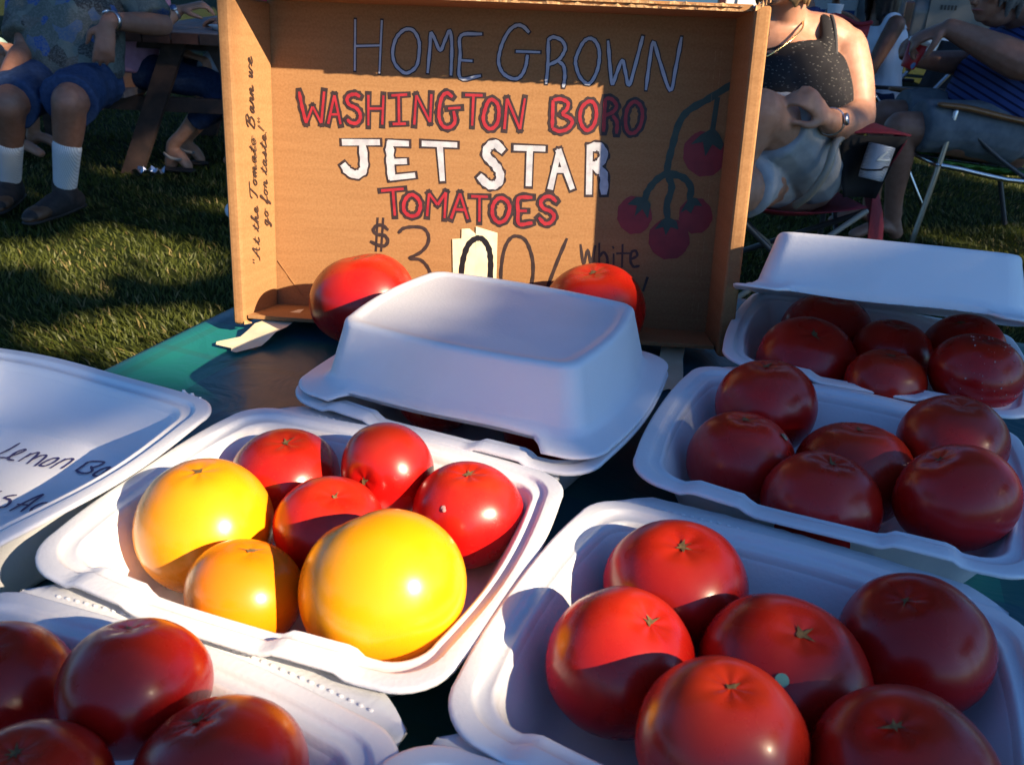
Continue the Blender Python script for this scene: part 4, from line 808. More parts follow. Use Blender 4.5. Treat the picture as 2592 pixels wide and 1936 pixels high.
def hair_cap(par, P, m, long=0, name='hair'):
    g = Geo()
    def el(x, y, z, a, b_, h):
        q = Geo().ball((0, 0, 0), 1, 14); g.add(([P(x+v[0]*a, y+v[1]*b_, z+v[2]*h) for v in q.V], q.F))
    el(0, -.022, .052, .083, .093, .085); el(0, -.055, .0, .074, .055, .075)
    for k in range(26 if long else 18):
        a = -2.6+5.2*k/(25 if long else 17); x = .076*math.sin(a); y = -.02-.075*math.cos(a); L = long*(.8+.3*((k*7) % 5)/5) if long else .10+.02*((k*5) % 3)
        if abs(a) > 2.0 and not long: L *= .6
        g.tube([P(x*.7, y*.7, .09), P(x*1.05, y*1.02, .03), P(x*1.12, y*1.08, .03-L*.5), P(x*1.05, y*1.02+.004*((k*3) % 4), .03-L)], [.016, .020, .018, .008], n=7, sub=3)
    return g.skin(name, m, par, .007, 3, (.0015, 140, (1, .2, 0)))
def shoe(par, an, toe, m, ms, sole=True):
    an, toe = Vector(an), Vector(toe); d = (toe-an); d.z = 0; d.normalize(); s = Vector((-d.y, d.x, 0)); g = Geo(); h = an-d*.055; base = min(toe.z, an.z-.085)
    zb = max(.018, toe.z-.02)
    a0 = Vector((h.x, h.y, zb+.025)); t0 = Vector((toe.x, toe.y, toe.z))
    g.tube([a0, a0.lerp(t0, .35)+Vector((0, 0, .012)), a0.lerp(t0, .7)+Vector((0, 0, .004)), t0+d*.03], [.046, .052, .054, .040], n=14, flat=[1.1, 1.1, .86, .62], ax=s)
    g.tube([an+Vector((0, 0, .022)), a0.lerp(t0, .22)+Vector((0, 0, .03))], [.052, .056], n=14)
    o = g.skin('shoe', m, par, .007, 4)
    q = Geo(); q.tube([a0-d*.008-Vector((0, 0, .028)), a0.lerp(t0, .5)-Vector((0, 0, .030)), t0+d*.034-Vector((0, 0, .026))], [.044, .046, .040], n=14, flat=.30, ax=s); q.build('sole', ms, o)
    for k in range(4):
        c = a0.lerp(t0, .36+.09*k)+Vector((0, 0, .068-.011*k)); Geo().tube([c-s*.028-Vector((0, 0, .008)), c, c+s*.028-Vector((0, 0, .008))], .0032, n=6).build('lace', M['dark'], o)
    return o
def wristwatch(par, wr, d, out, r=.031, metal=None, face=True, name='wristwatch'):
    wr = Vector(wr); d = Vector(d).normalized(); a = d.orthogonal().normalized(); b_ = d.cross(a); n = 22
    ring = [wr+(a*math.cos(6.283*k/n)+b_*math.sin(6.283*k/n))*r for k in range(n)]; V = []; F = []
    for p in ring:
        o = (p-wr).normalized(); V += [p-d*.008, p-d*.008+o*.004, p+d*.008+o*.004, p+d*.008]
    for k in range(n):
        for j in range(4): A = 4*k+j; B_ = 4*k+(j+1) % 4; C_ = 4*((k+1) % n); F.append([A, B_, C_+(j+1) % 4, C_+j])
    o = fixnormals(mesh(name, V, F, metal or M['metal'], par, True))
    if face:
        out = Vector(out).normalized(); out = (out-d*out.dot(d)).normalized(); c = wr+out*(r+.004); q = Geo()
        q.tube([c, c+out*.008], [.019, .018], n=20, caps=False); q.build('watch_case', M['metal'], o); q = Geo(); q.tube([c+out*.0082, c+out*.0090], [.0155, .0155], n=20, caps=False); q.build('watch_dial', M['dial'], o)
    return o
M['dial'] = mat('blue_dial', (.10, .16, .30), .25)
def pattern_floral():
    m = mat('floral_shirt', (.15, .17, .17), .8, spec=.2); t, b = nodes(m); tc = t.nodes.new('ShaderNodeTexCoord')
    n0 = t.nodes.new('ShaderNodeTexNoise'); n0.inputs['Scale'].default_value = 9; t.links.new(tc.outputs['Object'], n0.inputs['Vector'])
    vm = t.nodes.new('ShaderNodeVectorMath'); vm.operation = 'MULTIPLY_ADD'; vm.inputs[1].default_value = (.06,)*3; t.links.new(n0.outputs['Color'], vm.inputs[0]); t.links.new(tc.outputs['Object'], vm.inputs[2])
    v = t.nodes.new('ShaderNodeTexVoronoi'); v.inputs['Scale'].default_value = 17; t.links.new(vm.outputs[0], v.inputs['Vector'])
    sp = t.nodes.new('ShaderNodeSeparateColor'); t.links.new(v.outputs['Color'], sp.inputs[0])
    r = t.nodes.new('ShaderNodeValToRGB'); r.color_ramp.interpolation = 'CONSTANT'; e = r.color_ramp.elements; e[0].position = 0; e[0].color = (.10, .115, .105, 1); e[1].position = .34; e[1].color = (.035, .085, .26, 1)
    for p, c in ((.50, (.15, .17, .15, 1)), (.66, (.05, .047, .045, 1)), (.80, (.10, .14, .22, 1)), (.90, (.13, .115, .10, 1))): q = e.new(p); q.color = c
    t.links.new(sp.outputs[0], r.inputs[0])
    n1 = t.nodes.new('ShaderNodeTexNoise'); n1.inputs['Scale'].default_value = 55; n1.inputs['Detail'].default_value = 5; n1.inputs['Distortion'].default_value = 2.5; t.links.new(tc.outputs['Object'], n1.inputs['Vector'])
    r2 = t.nodes.new('ShaderNodeValToRGB'); r2.color_ramp.elements[0].position = .46; r2.color_ramp.elements[1].position = .60; t.links.new(n1.outputs['Fac'], r2.inputs[0])
    mx = t.nodes.new('ShaderNodeMix'); mx.data_type = 'RGBA'; mu = t.nodes.new('ShaderNodeMath'); mu.operation = 'MULTIPLY'; mu.inputs[1].default_value = .6; t.links.new(r2.outputs[0], mu.inputs[0]); t.links.new(mu.outputs[0], mx.inputs['Factor']); t.links.new(r.outputs[0], mx.inputs['A']); mx.inputs['B'].default_value = (.20, .205, .19, 1)
    t.links.new(mx.outputs['Result'], b.inputs['Base Color']); return m
M['floral'] = pattern_floral()
M['denim'] = mat('blue_denim', (.020, .042, .105), .9, (.032, .062, .145), 60, bump=.5, bscale=260, spec=.2)
M['jeans'] = mat('dark_jeans', (.012, .024, .060), .9, (.019, .036, .085), 60, bump=.4, bscale=260, spec=.2)
def ribbed():
    m = mat('ribbed_white_cotton', (.74, .76, .78), .9, spec=.2, sheen=.2); t, b = nodes(m); tc = t.nodes.new('ShaderNodeTexCoord'); wv = t.nodes.new('ShaderNodeTexWave'); wv.bands_direction = 'X'; wv.inputs['Scale'].default_value = 42; t.links.new(tc.outputs['Object'], wv.inputs['Vector'])
    bp = t.nodes.new('ShaderNodeBump'); bp.inputs['Strength'].default_value = .8; bp.inputs['Distance'].default_value = .003; t.links.new(wv.outputs['Fac'], bp.inputs['Height']); t.links.new(bp.outputs[0], b.inputs['Normal'])
    r = t.nodes.new('ShaderNodeValToRGB'); r.color_ramp.elements[0].color = (.55, .57, .60, 1); r.color_ramp.elements[1].color = (.80, .81, .82, 1); t.links.new(wv.outputs['Fac'], r.inputs[0]); t.links.new(r.outputs[0], b.inputs['Base Color']); return m
M['sock'] = ribbed()
M['shoedark'] = mat('dark_suede', (.018, .013, .012), .8, (.035, .025, .022), 50, bump=.4); M['shoetan'] = mat('tan_leather', (.085, .038, .018), .55, (.12, .058, .028), 40); M['soledark'] = mat('dark_sole', (.03, .022, .018), .7)
V3 = Vector

# man in floral shirt on the picnic bench
man = thing('person', 'seated man in blue floral shirt, denim shorts and white socks beside the picnic table', 'person', (-2.12, 4.2, 0), 0)
g = Geo(); lat = (1, .05, 0)
torso(g, [(-2.14, 4.32, .56), (-2.13, 4.32, .70), (-2.11, 4.36, .88), (-2.09, 4.40, 1.02)], [.19, .19, .20, .12], lat, [.75, .75, .65, .6])
arm(g, (-2.31, 4.36, .955), (-2.285, 4.16, .690), (-2.270, 3.93, .585)); hand(g, (-2.268, 3.925, .582), (.10, -.35, -.55), (.1, .75, -.5), 1, 1.08, .45)
arm(g, (-1.885, 4.41, .965), (-1.735, 4.40, .805), (-1.845, 4.09, .832), (.060, .058, .052, .052, .036)); hand(g, (-1.850, 4.075, .822), (-.12, -.22, -.85), (-.35, .85, -.1), -1, 1.12, .32)
leg(g, (-2.26, 4.24, .555), (-2.200, 3.80, .500), (-2.395, 4.03, .12), (.10, .09, .070, .064, .042)); leg(g, (-2.02, 4.24, .555), (-1.945, 3.82, .520), (-2.085, 3.93, .125), (.10, .09, .072, .066, .042))
P = head(g, (-2.07, 4.36, 1.22), (-.35, -1, -.1), (-2.09, 4.41, 1.00), 1.05, .062); g.skin('body', M['skinA'], man, .0075, 4); face_bits(man, P, 1.05); hair_cap(man, P, M['hairgrey'])
g = Geo(.12); torso(g, [(-2.14, 4.30, .585), (-2.14, 4.30, .68), (-2.12, 4.34, .86), (-2.10, 4.39, .985), (-2.09, 4.41, 1.02)], [.235, .238, .232, .17, .09], lat, [.80, .80, .72, .62, .8])
g.tube([(-2.295, 4.38, .955), (-2.305, 4.29, .85), (-2.29, 4.20, .745)], [.085, .088, .090], n=14); g.tube([(-1.90, 4.41, .96), (-1.82, 4.41, .905), (-1.758, 4.37, .835)], [.088, .090, .088], n=14)
g.skin('shirt', M['floral'], man, .009, 3, (.0055, 26, (.9, .2, .35)))
g = Geo(.12); torso(g, [(-2.14, 4.33, .50), (-2.14, 4.33, .60)], [.205, .20], lat, .85)
g.tube([(-2.25, 4.28, .545), (-2.235, 4.05, .53), (-2.215, 3.86, .50)], [.118, .112, .118], n=16); g.tube([(-2.03, 4.28, .545), (-1.995, 4.05, .54), (-1.965, 3.87, .515)], [.118, .110, .120], n=16)
g.skin('shorts', M['denim'], man, .008, 2, (.004, 40, (.3, .8, .5)))
def along(a, b_, t): return V3(a).lerp(V3(b_), t)
for kn, an, toe in (((-2.200, 3.80, .500), (-2.395, 4.03, .12), (-2.345, 3.83, .058)), ((-1.945, 3.82, .520), (-2.085, 3.93, .125), (-2.125, 3.72, .050))):
    Geo().tube([along(kn, an, .50), along(kn, an, .75), along(kn, an, 1.0), along(kn, an, 1.06)], [.060, .054, .049, .050], n=20, caps=True).build('sock', M['sock'], man)
    s_ = shoe(man, an, toe, M['shoedark'], M['soledark']); q = Geo(); tv = V3(toe); d = (tv-V3(an)); d.z = 0; d.normalize()
    q.tube([tv-d*.035+V3((0, 0, .006)), tv+d*.012, tv+d*.038-V3((0, 0, .006))], [.0525, .0500, .034], n=16, flat=.60, ax=(-d.y, d.x, 0)); q.build('toe_cap', M['shoetan'], s_)
wristwatch(man, (-1.838, 4.11, .8305), V3((-1.845, 4.09, .832))-V3((-1.735, 4.40, .805)), (-.75, -.5, .55), .039)

# woman in pink on the far part of the same bench, facing the table
M['pink'] = mat('pink_cotton', (.42, .22, .34), .9, (.50, .28, .42), 30, spec=.2)
pk = thing('person', 'woman in pink shirt and dark jeans sitting at the picnic table behind its leg', 'person', (-2.13, 5.0, 0))
g = Geo(); lat = (0, 1, 0)
torso(g, [(-2.18, 5.0, .52), (-2.15, 5.0, .70), (-2.10, 5.0, .90), (-2.06, 5.0, 1.0)], [.17, .16, .17, .09], lat, .65)
arm(g, (-2.00, 4.84, .93), (-1.90, 4.80, .790), (-1.825, 4.86, .845), (.05, .046, .042, .046, .030)); hand(g, (-1.818, 4.865, .850), (.85, .2, .25), (0, .2, -1), -1, 1.15, .55)
arm(g, (-2.05, 5.18, .93), (-2.05, 5.2, .68), (-1.88, 5.08, .615), (.05, .046, .040, .042, .028)); hand(g, (-1.875, 5.07, .612), (.9, -.2, -.15), (0, 0, -1), 1, 1.0, .6)
for sy in (-.09, .12):
    leg(g, (-2.10, 5.06+sy, .52), (-1.66, 5.06+sy*.9, .45), (-1.98, 5.06+sy, .14), (.085, .075, .058, .056, .036)); foot(g, (-1.98, 5.06+sy, .13), (-1.90, 5.04+sy, .03))
P = head(g, (-2.0, 5.0, 1.18), (.9, -.3, -.1), (-2.05, 5.0, 1.0)); g.skin('body', M['skinB'], pk, .008, 4); face_bits(pk, P); hair_cap(pk, P, M['hairbrown'], .20)
g = Geo(.12); torso(g, [(-2.18, 5.0, .56), (-2.15, 5.0, .70), (-2.10, 5.0, .89), (-2.06, 5.0, .99)], [.195, .19, .195, .11], lat, .74)
g.tube([(-2.04, 4.86, .95), (-1.97, 4.825, .88)], [.068, .07], n=12); g.tube([(-2.06, 5.16, .95), (-2.05, 5.19, .83)], [.068, .07], n=12); g.skin('shirt', M['pink'], pk, .010, 3, (.004, 30, (.2, .6, .8)))
g = Geo(.12)
for sy in (-.09, .12): g.tube([(-2.13, 5.06+sy, .53), (-1.90, 5.06+sy, .50), (-1.66, 5.06+sy*.9, .455), (-1.70, 5.06+sy, .39), (-1.84, 5.06+sy, .27)], [.105, .088, .074, .070, .062], n=14)
g.skin('jeans', M['jeans'], pk, .010, 3, (.004, 34, (.6, .3, .6)))
M['sandal'] = mat('grey_sandal_strap', (.26, .25, .25), .6)
for sy in (-.09, .12):
    Geo().tube([(-2.0, 4.975+sy, .105), (-1.965, 4.955+sy, .088), (-1.93, 4.975+sy, .075), (-1.925, 5.02+sy, .066)], .010, n=8, flat=.4).build('sandal_strap', M['sandal'], pk)
    Geo().tube([(-2.01, 5.01+sy, .012), (-1.95, 5.01+sy, .012), (-1.875, 5.0+sy, .012)], [.034, .038, .036], n=12, flat=.3, ax=(0, 1, 0)).build('sandal_sole', M['soledark'], pk)
wristwatch(pk, (-1.838, 4.852, .836), (.075, .06, .055), (-.2, -.9, .4), .0315)
# person in red and white across the table
M['redshirt'] = mat('red_cotton', (.42, .018, .045), .85, (.52, .028, .06), 30, spec=.2); M['whitepants'] = mat('white_trousers', (.62, .66, .76), .9, spec=.2)
rd = thing('person', 'person in red shirt and white trousers at the far side of the picnic table', 'person', (-1.40, 5.3, 0))
g = Geo(); lat = (0, 1, 0); torso(g, [(-1.32, 5.3, .52), (-1.33, 5.3, .72), (-1.38, 5.3, .92), (-1.42, 5.3, 1.0)], [.17, .16, .17, .09], lat, .65)
arm(g, (-1.44, 5.12, .94), (-1.50, 5.05, .81), (-1.66, 5.16, .80)); hand(g, (-1.665, 5.165, .80), (-1, .2, -.1), (0, 0, -1), 1, 1, .4)
arm(g, (-1.42, 5.48, .94), (-1.46, 5.45, .70), (-1.60, 5.35, .62)); hand(g, (-1.61, 5.345, .62), (-1, -.2, -.1), (0, 0, -1), -1, 1, .4)
for y_ in (5.16, 5.42): leg(g, (-1.36, y_, .53), (-1.76, y_-.02, .555), (-1.62, y_, .12)); foot(g, (-1.62, y_, .11), (-1.74, y_, .03))
P = head(g, (-1.46, 5.3, 1.18), (-1, -.1, -.1), (-1.42, 5.3, 1.0)); g.skin('body', M['skinB'], rd, .008, 4); face_bits(rd, P); hair_cap(rd, P, M['hairbrown'], .15)
g = Geo(.12); torso(g, [(-1.33, 5.3, .56), (-1.34, 5.3, .72), (-1.39, 5.3, .91), (-1.42, 5.3, .99)], [.20, .195, .20, .11], lat, .78); g.tube([(-1.42, 5.15, .95), (-1.475, 5.08, .86)], [.068, .072]); g.tube([(-1.42, 5.46, .95), (-1.445, 5.46, .82)], [.068, .072]); g.skin('shirt', M['redshirt'], rd, .010, 3, (.004, 30, (.2, .6, .8)))
g = Geo(.12)
for y_ in (5.16, 5.42): g.tube([(-1.34, y_, .54), (-1.58, y_, .56), (-1.765, y_-.02, .555), (-1.735, y_, .46), (-1.63, y_, .17)], [.115, .100, .082, .078, .062], n=14)
g.skin('trousers', M['whitepants'], rd, .010, 3, (.003, 34, (.6, .3, .6)))
# grey and mint figure at the far left
M['greyshirt'] = mat('grey_cotton', (.20, .20, .24), .9, (.26, .26, .30), 30, spec=.2); M['mintcloth'] = mat('mint_cotton', (.30, .46, .42), .9, spec=.2)
gr = thing('person', 'person in grey shirt and mint shorts sitting at the far left edge', 'person', (-3.05, 5.3, 0))
g = Geo(); lat = (.3, 1, 0); torso(g, [(-3.12, 5.35, .52), (-3.12, 5.35, .72), (-3.08, 5.35, .92), (-3.05, 5.35, 1.0)], [.17, .16, .17, .09], lat, .65)
arm(g, (-2.98, 5.17, .93), (-2.93, 5.1, .70), (-2.80, 5.05, .64)); hand(g, (-2.795, 5.045, .64), (1, -.1, -.2), (0, 0, -1), -1, 1, .4)
for y_ in (5.22, 5.45): leg(g, (-3.08, y_, .53), (-2.68, y_-.12, .525), (-2.75, y_-.1, .12)); foot(g, (-2.75, y_-.1, .11), (-2.6, y_-.12, .03))
P = head(g, (-3.0, 5.33, 1.18), (1, -.3, -.1), (-3.05, 5.35, 1.0)); g.skin('body', M['skinB'], gr, .009, 4); face_bits(gr, P); hair_cap(gr, P, M['hairdark'])
g = Geo(.12); torso(g, [(-3.12, 5.35, .56), (-3.12, 5.35, .72), (-3.08, 5.35, .91), (-3.05, 5.35, .99)], [.20, .195, .20, .11], lat, .78); g.tube([(-3.0, 5.19, .94), (-2.95, 5.13, .80)], [.068, .075]); g.skin('shirt', M['greyshirt'], gr, .011, 3, (.004, 30, (.2, .6, .8)))
g = Geo(.12)
for y_ in (5.22, 5.45): g.tube([(-3.10, y_, .535), (-2.90, y_-.06, .53)], [.115, .105], n=14)
g.skin('shorts', M['mintcloth'], gr, .011, 3)
M['campblue'] = mat('lavender_canvas', (.25, .25, .42), .8); M['darkcanvas'] = mat('dark_canvas', (.02, .018, .022), .85)
ch = thing('bench', 'dark bench under the person in grey at the far left', 'bench', (-3.1, 5.4, 0)); box('seat', (-3.4, 5.2, .40), (-2.95, 5.65, .44), M['wood'], ch)
for x_ in (-3.36, -3.0):
    for y_ in (5.24, 5.6): box('leg', (x_-.025, y_-.025, 0), (x_+.025, y_+.025, .399), M['wood'], ch)
gr.location.x -= .22
pb = thing('paper_sheet', 'pale lavender paper behind the sleeve of the floral shirt man', 'paper', (-2.62, 4.95, .86)); mesh('sheet', [(-.05, 0, -.06), (.05, .01, -.065), (.05, .012, .06), (-.045, 0, .065), (-.05, .004, -.06), (.05, .014, -.065), (.05, .016, .06), (-.045, .004, .065)], [[0, 1, 2, 3], [7, 6, 5, 4], [0, 4, 5, 1], [1, 5, 6, 2], [2, 6, 7, 3], [3, 7, 4, 0]], M['campblue'], pb, smooth=False)
pl_ = thing('foam_plate', 'white foam plate at the end of the picnic table by the pink woman\'s hand', 'plate', (-1.60, 4.98, .757)); g = Geo(); g.tube([(0, 0, .0), (0, 0, .006), (0, 0, .022)], [.085, .088, .112], n=28, caps=False, smooth_path=False); g.build('plate', M['foam'], pl_, world=False)

# ------------------------------------------------------------------ woman in black top on a red camp chair
M['tank'] = mat('black_knit', (.012, .011, .013), .8, spec=.25)
def speck(m):
    t, b = nodes(m); tc = t.nodes.new('ShaderNodeTexCoord'); mp = t.nodes.new('ShaderNodeMapping'); mp.inputs['Scale'].default_value = (48, 48, 190); t.links.new(tc.outputs['Object'], mp.inputs[0])
    v = t.nodes.new('ShaderNodeTexVoronoi'); v.inputs['Scale'].default_value = 1; v.inputs['Randomness'].default_value = .9; t.links.new(mp.outputs[0], v.inputs['Vector'])
    l = t.nodes.new('ShaderNodeMath'); l.operation = 'LESS_THAN'; l.inputs[1].default_value = .17; t.links.new(v.outputs['Distance'], l.inputs[0])
    mx = t.nodes.new('ShaderNodeMix'); mx.data_type = 'RGBA'; t.links.new(l.outputs[0], mx.inputs['Factor']); mx.inputs['A'].default_value = (.012, .011, .013, 1); mx.inputs['B'].default_value = (.16, .15, .135, 1); t.links.new(mx.outputs['Result'], b.inputs['Base Color'])
speck(M['tank'])
M['tanktrim'] = mat('charcoal_trim', (.035, .035, .038), .8); M['khaki'] = mat('pale_khaki', (.30, .32, .34), .9, (.37, .385, .40), 25, bump=.4, bscale=90, spec=.2)
M['gold'] = mat('gold_chain', (.80, .58, .25), .25, metal=1); M['campred'] = mat('red_camp_canvas', (.16, .006, .016), .8, (.22, .010, .024), 60, bump=.3, bscale=300); M['campblack'] = mat('black_camp_canvas', (.012, .011, .012), .85)
M['pole'] = mat('tan_steel_tube', (.33, .28, .22), .4); M['darkpole'] = mat('dark_steel_tube', (.05, .05, .055), .4)
wo = thing('person', 'woman in black speckled tank top and pale shorts on a red camp chair', 'person', (.95, 3.1, 0))
g = Geo(); lat = (1, .25, 0)
torso(g, [(.96, 3.10, .53), (.935, 3.12, .70), (.895, 3.16, .84), (.875, 3.20, .94)], [.19, .185, .185, .135], lat, [.75, .75, .68, .58])
g.ball((.82, 3.07, .82), (.085, .075, .085)); g.ball((.97, 3.09, .81), (.085, .075, .085))
g.tube([(.875, 3.21, .955), (1.02, 3.23, .945), (1.085, 3.225, .915)], [.075, .078, .070], n=14); g.tube([(.875, 3.21, .955), (.76, 3.23, .945), (.69, 3.24, .915)], [.075, .078, .070], n=14)
g.tube([(1.085, 3.225, .915), (1.115, 3.19, .82), (1.145, 3.14, .70)], [.080, .080, .068], n=16); g.tube([(1.145, 3.14, .70), (1.05, 2.96, .700), (.925, 2.755, .735)], [.068, .058, .036], n=14)
hand(g, (.916, 2.745, .740), (-.70, -.30, .62), (-.55, .75, -.35), 1, 1.0, .60, .07)
arm(g, (.69, 3.24, .915), (.63, 3.12, .70), (.66, 2.93, .62), (.075, .070, .058, .054, .034)); hand(g, (.662, 2.925, .62), (.2, -.9, -.1), (0, 0, -1), 1, 1, .4)
leg(g, (1.00, 3.03, .56), (.705, 2.735, .755), (.56, 2.75, .42), (.115, .105, .072, .066, .042)); leg(g, (.86, 3.03, .52), (.60, 2.62, .52), (.62, 2.66, .10), (.11, .095, .066, .060, .04)); foot(g, (.62, 2.66, .09), (.60, 2.48, .03)); foot(g, (.56, 2.75, .42), (.44, 2.70, .40))
P = head(g, (.815, 3.12, 1.155), (-.62, -.78, -.06), (.870, 3.205, .985), 1.0, .060); g.skin('body', M['skinB'], wo, .0075, 5); face_bits(wo, P); hair_cap(wo, P, M['hairbrown'], .135)
g = Geo(.12); torso(g, [(.96, 3.10, .54), (.935, 3.12, .70), (.898, 3.155, .83), (.885, 3.175, .885)], [.205, .20, .198, .165], lat, [.80, .80, .74, .66]); g.ball((.82, 3.062, .815), (.094, .082, .090)); g.ball((.97, 3.082, .805), (.094, .082, .090))
for x_ in (-1, 1): g.tube([(.885+x_*.115, 3.085, .87), (.885+x_*.108, 3.135, .965), (.885+x_*.105, 3.20, 1.010), (.885+x_*.105, 3.27, .985), (.885+x_*.11, 3.30, .90)], [.030, .025, .024, .024, .028], n=10, flat=.55, ax=(1, .2, 0))
g.skin('tank_top', M['tank'], wo, .007, 3, (.0025, 36, (.2, .3, .9)))
Geo().tube([(.885+.145, 3.085, .84), (.885+.134, 3.125, .955), (.885+.131, 3.20, 1.014), (.885+.132, 3.275, .985)], [.008, .0075, .0075, .008], n=8).build('trim', M['tanktrim'], wo)
g = Geo(.12); torso(g, [(.96, 3.10, .49), (.955, 3.10, .585)], [.205, .20], lat, .85)
g.tube([(1.00, 3.05, .55), (.90, 2.94, .62), (.785, 2.815, .708)], [.140, .128, .114], n=16); g.tube([(.86, 3.04, .515), (.76, 2.88, .52), (.69, 2.76, .525)], [.12, .105, .10], n=16); g.skin('shorts', M['khaki'], wo, .008, 2, (.0045, 34, (.5, .5, .5)))
pts = [V3(p) for p in ((.915, 3.17, 1.005), (.898, 3.105, .978), (.86, 3.065, .945), (.80, 3.035, .905), (.77, 3.03, .892), (.735, 3.055, .915), (.715, 3.13, .975))]
Geo().tube(pts, .0035, n=8, sub=8).build('necklace', M['gold'], wo)
wristwatch(wo, (.944, 2.786, .7295), (-.125, -.205, .035), (.5, -.8, .3), .038, M['metal'], True)

cc = thing('camp_chair', 'red and black folding camp chair with cup holder under the woman in black', 'chair', (.95, 3.15, 0))
def sheet(name, grid, m, par, th=.004):
    """fabric panel from a grid of points, thickened along its normals"""
    h = len(grid); w_ = len(grid[0]); Vt = [V3(p) for r_ in grid for p in r_]; n = V3((0, 0, 0))
    d = ((Vt[w_-1]-Vt[0]).cross(Vt[(h-1)*w_]-Vt[0])).normalized()*th; N = len(Vt); V = Vt+[v-d for v in Vt]; F = []
    for j in range(h-1):
        for i in range(w_-1): a = j*w_+i; F += [[a, a+1, a+w_+1, a+w_], [a+N, a+w_+N, a+w_+1+N, a+1+N]]
    rim = [i for i in range(w_)]+[j*w_+w_-1 for j in range(1, h)]+[(h-1)*w_+i for i in range(w_-2, -1, -1)]+[j*w_ for j in range(h-2, 0, -1)]
    for i in range(len(rim)): a, b_ = rim[i], rim[(i+1) % len(rim)]; F.append([a, a+N, b_+N, b_])
    return fixnormals(mesh(name, V, F, m, par, True))
def grid(a, b_, c, d, n=8, m=8, sag=0, sagv=(0, 0, -1)):
    a, b_, c, d = map(V3, (a, b_, c, d)); sv = V3(sagv)
    return [[a.lerp(b_, i/n).lerp(d.lerp(c, i/n), j/m)+sv*sag*(1-(2*i/n-1)**2)*(1-(2*j/m-1)**2*.6) for i in range(n+1)] for j in range(m+1)]
sheet('seat', grid((.68, 2.86, .455), (1.14, 2.86, .455), (1.16, 3.34, .42), (.70, 3.34, .42), sag=.07), M['campred'], cc)
bg_ = grid((.66, 3.40, .52), (1.20, 3.40, .52), (1.262, 3.50, 1.000), (.64, 3.50, .985), 14, 8, .05, (0, 1, -.1))
for i, p in enumerate(bg_[-1]): p.z -= .012*math.sin(math.pi*i/14)**2*1.2; p.z += .018*math.sin(i*1.3)
sheet('backrest', bg_, M['campred'], cc); Geo().tube([V3(p)+V3((0, 0, .004)) for p in bg_[-1]], .008, n=8, sub=3).build('piping', M['campred'], cc)
for x_ in (.655, 1.215): Geo().tube([(x_, 3.45, .02), (x_, 3.47, .5), (x_+(.02 if x_ > 1 else -.02), 3.53, .98)], .011, n=10).build('pole', M['darkpole'], cc)
g = Geo().tube([(1.02, 2.88, .672), (.975, 2.80, .66), (.955, 2.775, .58), (.925, 2.80, .50), (.90, 2.84, .455)], .013, n=10).build('arm_pole', M['pole'], cc)
g = Geo().tube([(.66, 2.86, .66), (.66, 2.86, .40)], .011, n=10).build('arm_pole', M['pole'], cc)
for a, b_ in (((.66, 2.86, .44), (1.20, 3.40, .03)), ((1.14, 2.86, .44), (.66, 3.42, .03)), ((.68, 3.40, .44), (1.16, 2.88, .03)), ((.66, 2.86, .03), (.70, 3.40, .44)), ((1.16, 2.88, .03), (1.20, 3.42, .44)), ((.66, 2.86, .03), (1.14, 2.86, .44)), ((1.16, 2.88, .03), (.68, 2.86, .44))):
    Geo().tube([a, b_], .010, n=8).build('cross_leg', M['pole'] if a[1] < 3 and a[0] < .7 else M['darkpole'], cc)
for x_, y_ in ((.66, 2.86), (1.16, 2.88), (.66, 3.43), (1.20, 3.42)): Geo().tube([(x_, y_, .005), (x_, y_, .045)], [.022, .014], n=10).build('foot', M['campblack'], cc)
ag = grid((1.00, 2.88, .684), (1.235, 2.87, .690), (1.245, 3.45, .665), (1.14, 3.46, .675), 8, 8, -.016); sheet('armrest', ag, M['campred'], cc, .006)
sheet('armrest', grid((.58, 2.88, .68), (.70, 2.88, .68), (.70, 3.45, .665), (.60, 3.46, .675), 6, 8, -.012), M['campred'], cc, .006)
g = Geo(); V = []; F = []   # pouch hanging from the armrest, open towards the front
sheet('cup_pouch', grid((1.02, 2.872, .680), (1.225, 2.865, .684), (1.20, 2.90, .47), (1.075, 2.905, .47), 8, 6, .0)[0:1]+grid((1.02, 2.90, .668), (1.225, 2.895, .672), (1.19, 2.93, .47), (1.08, 2.93, .47), 8, 6, .04, (0, 1, 0))[1:], M['campblack'], cc)
sheet('pouch_side', grid((1.225, 2.872, .682), (1.235, 3.0, .675), (1.20, 2.98, .58), (1.20, 2.905, .58), 5, 4, .02, (1, 0, 0)), M['campred'], cc)
sheet('side_pocket', grid((1.20, 3.0, .50), (1.30, 3.38, .46), (1.40, 3.36, .16), (1.24, 3.0, .14), 6, 6, .05, (1, -.4, 0)), M['campred'], cc)
M['mesh'] = mat('silver_mesh', (.42, .43, .46), .45, metal=.3)
def meshmat(m):
    t, b = nodes(m); tc = t.nodes.new('ShaderNodeTexCoord'); mp = t.nodes.new('ShaderNodeMapping'); mp.inputs['Rotation'].default_value = (0, .3, .6); t.links.new(tc.outputs['Object'], mp.inputs[0]); ck = t.nodes.new('ShaderNodeTexChecker'); ck.inputs['Scale'].default_value = 300; ck.inputs['Color1'].default_value = (.62, .63, .66, 1); ck.inputs['Color2'].default_value = (.16, .16, .18, 1); t.links.new(mp.outputs[0], ck.inputs['Vector']); t.links.new(ck.outputs[0], b.inputs['Base Color'])
meshmat(M['mesh'])
ko = thing('can_cooler', 'silver mesh can cooler with pale mark hanging in the camp chair cup holder', 'can cooler', (1.135, 2.87, .545)); ko.rotation_euler = (R(-6), R(10), 0)
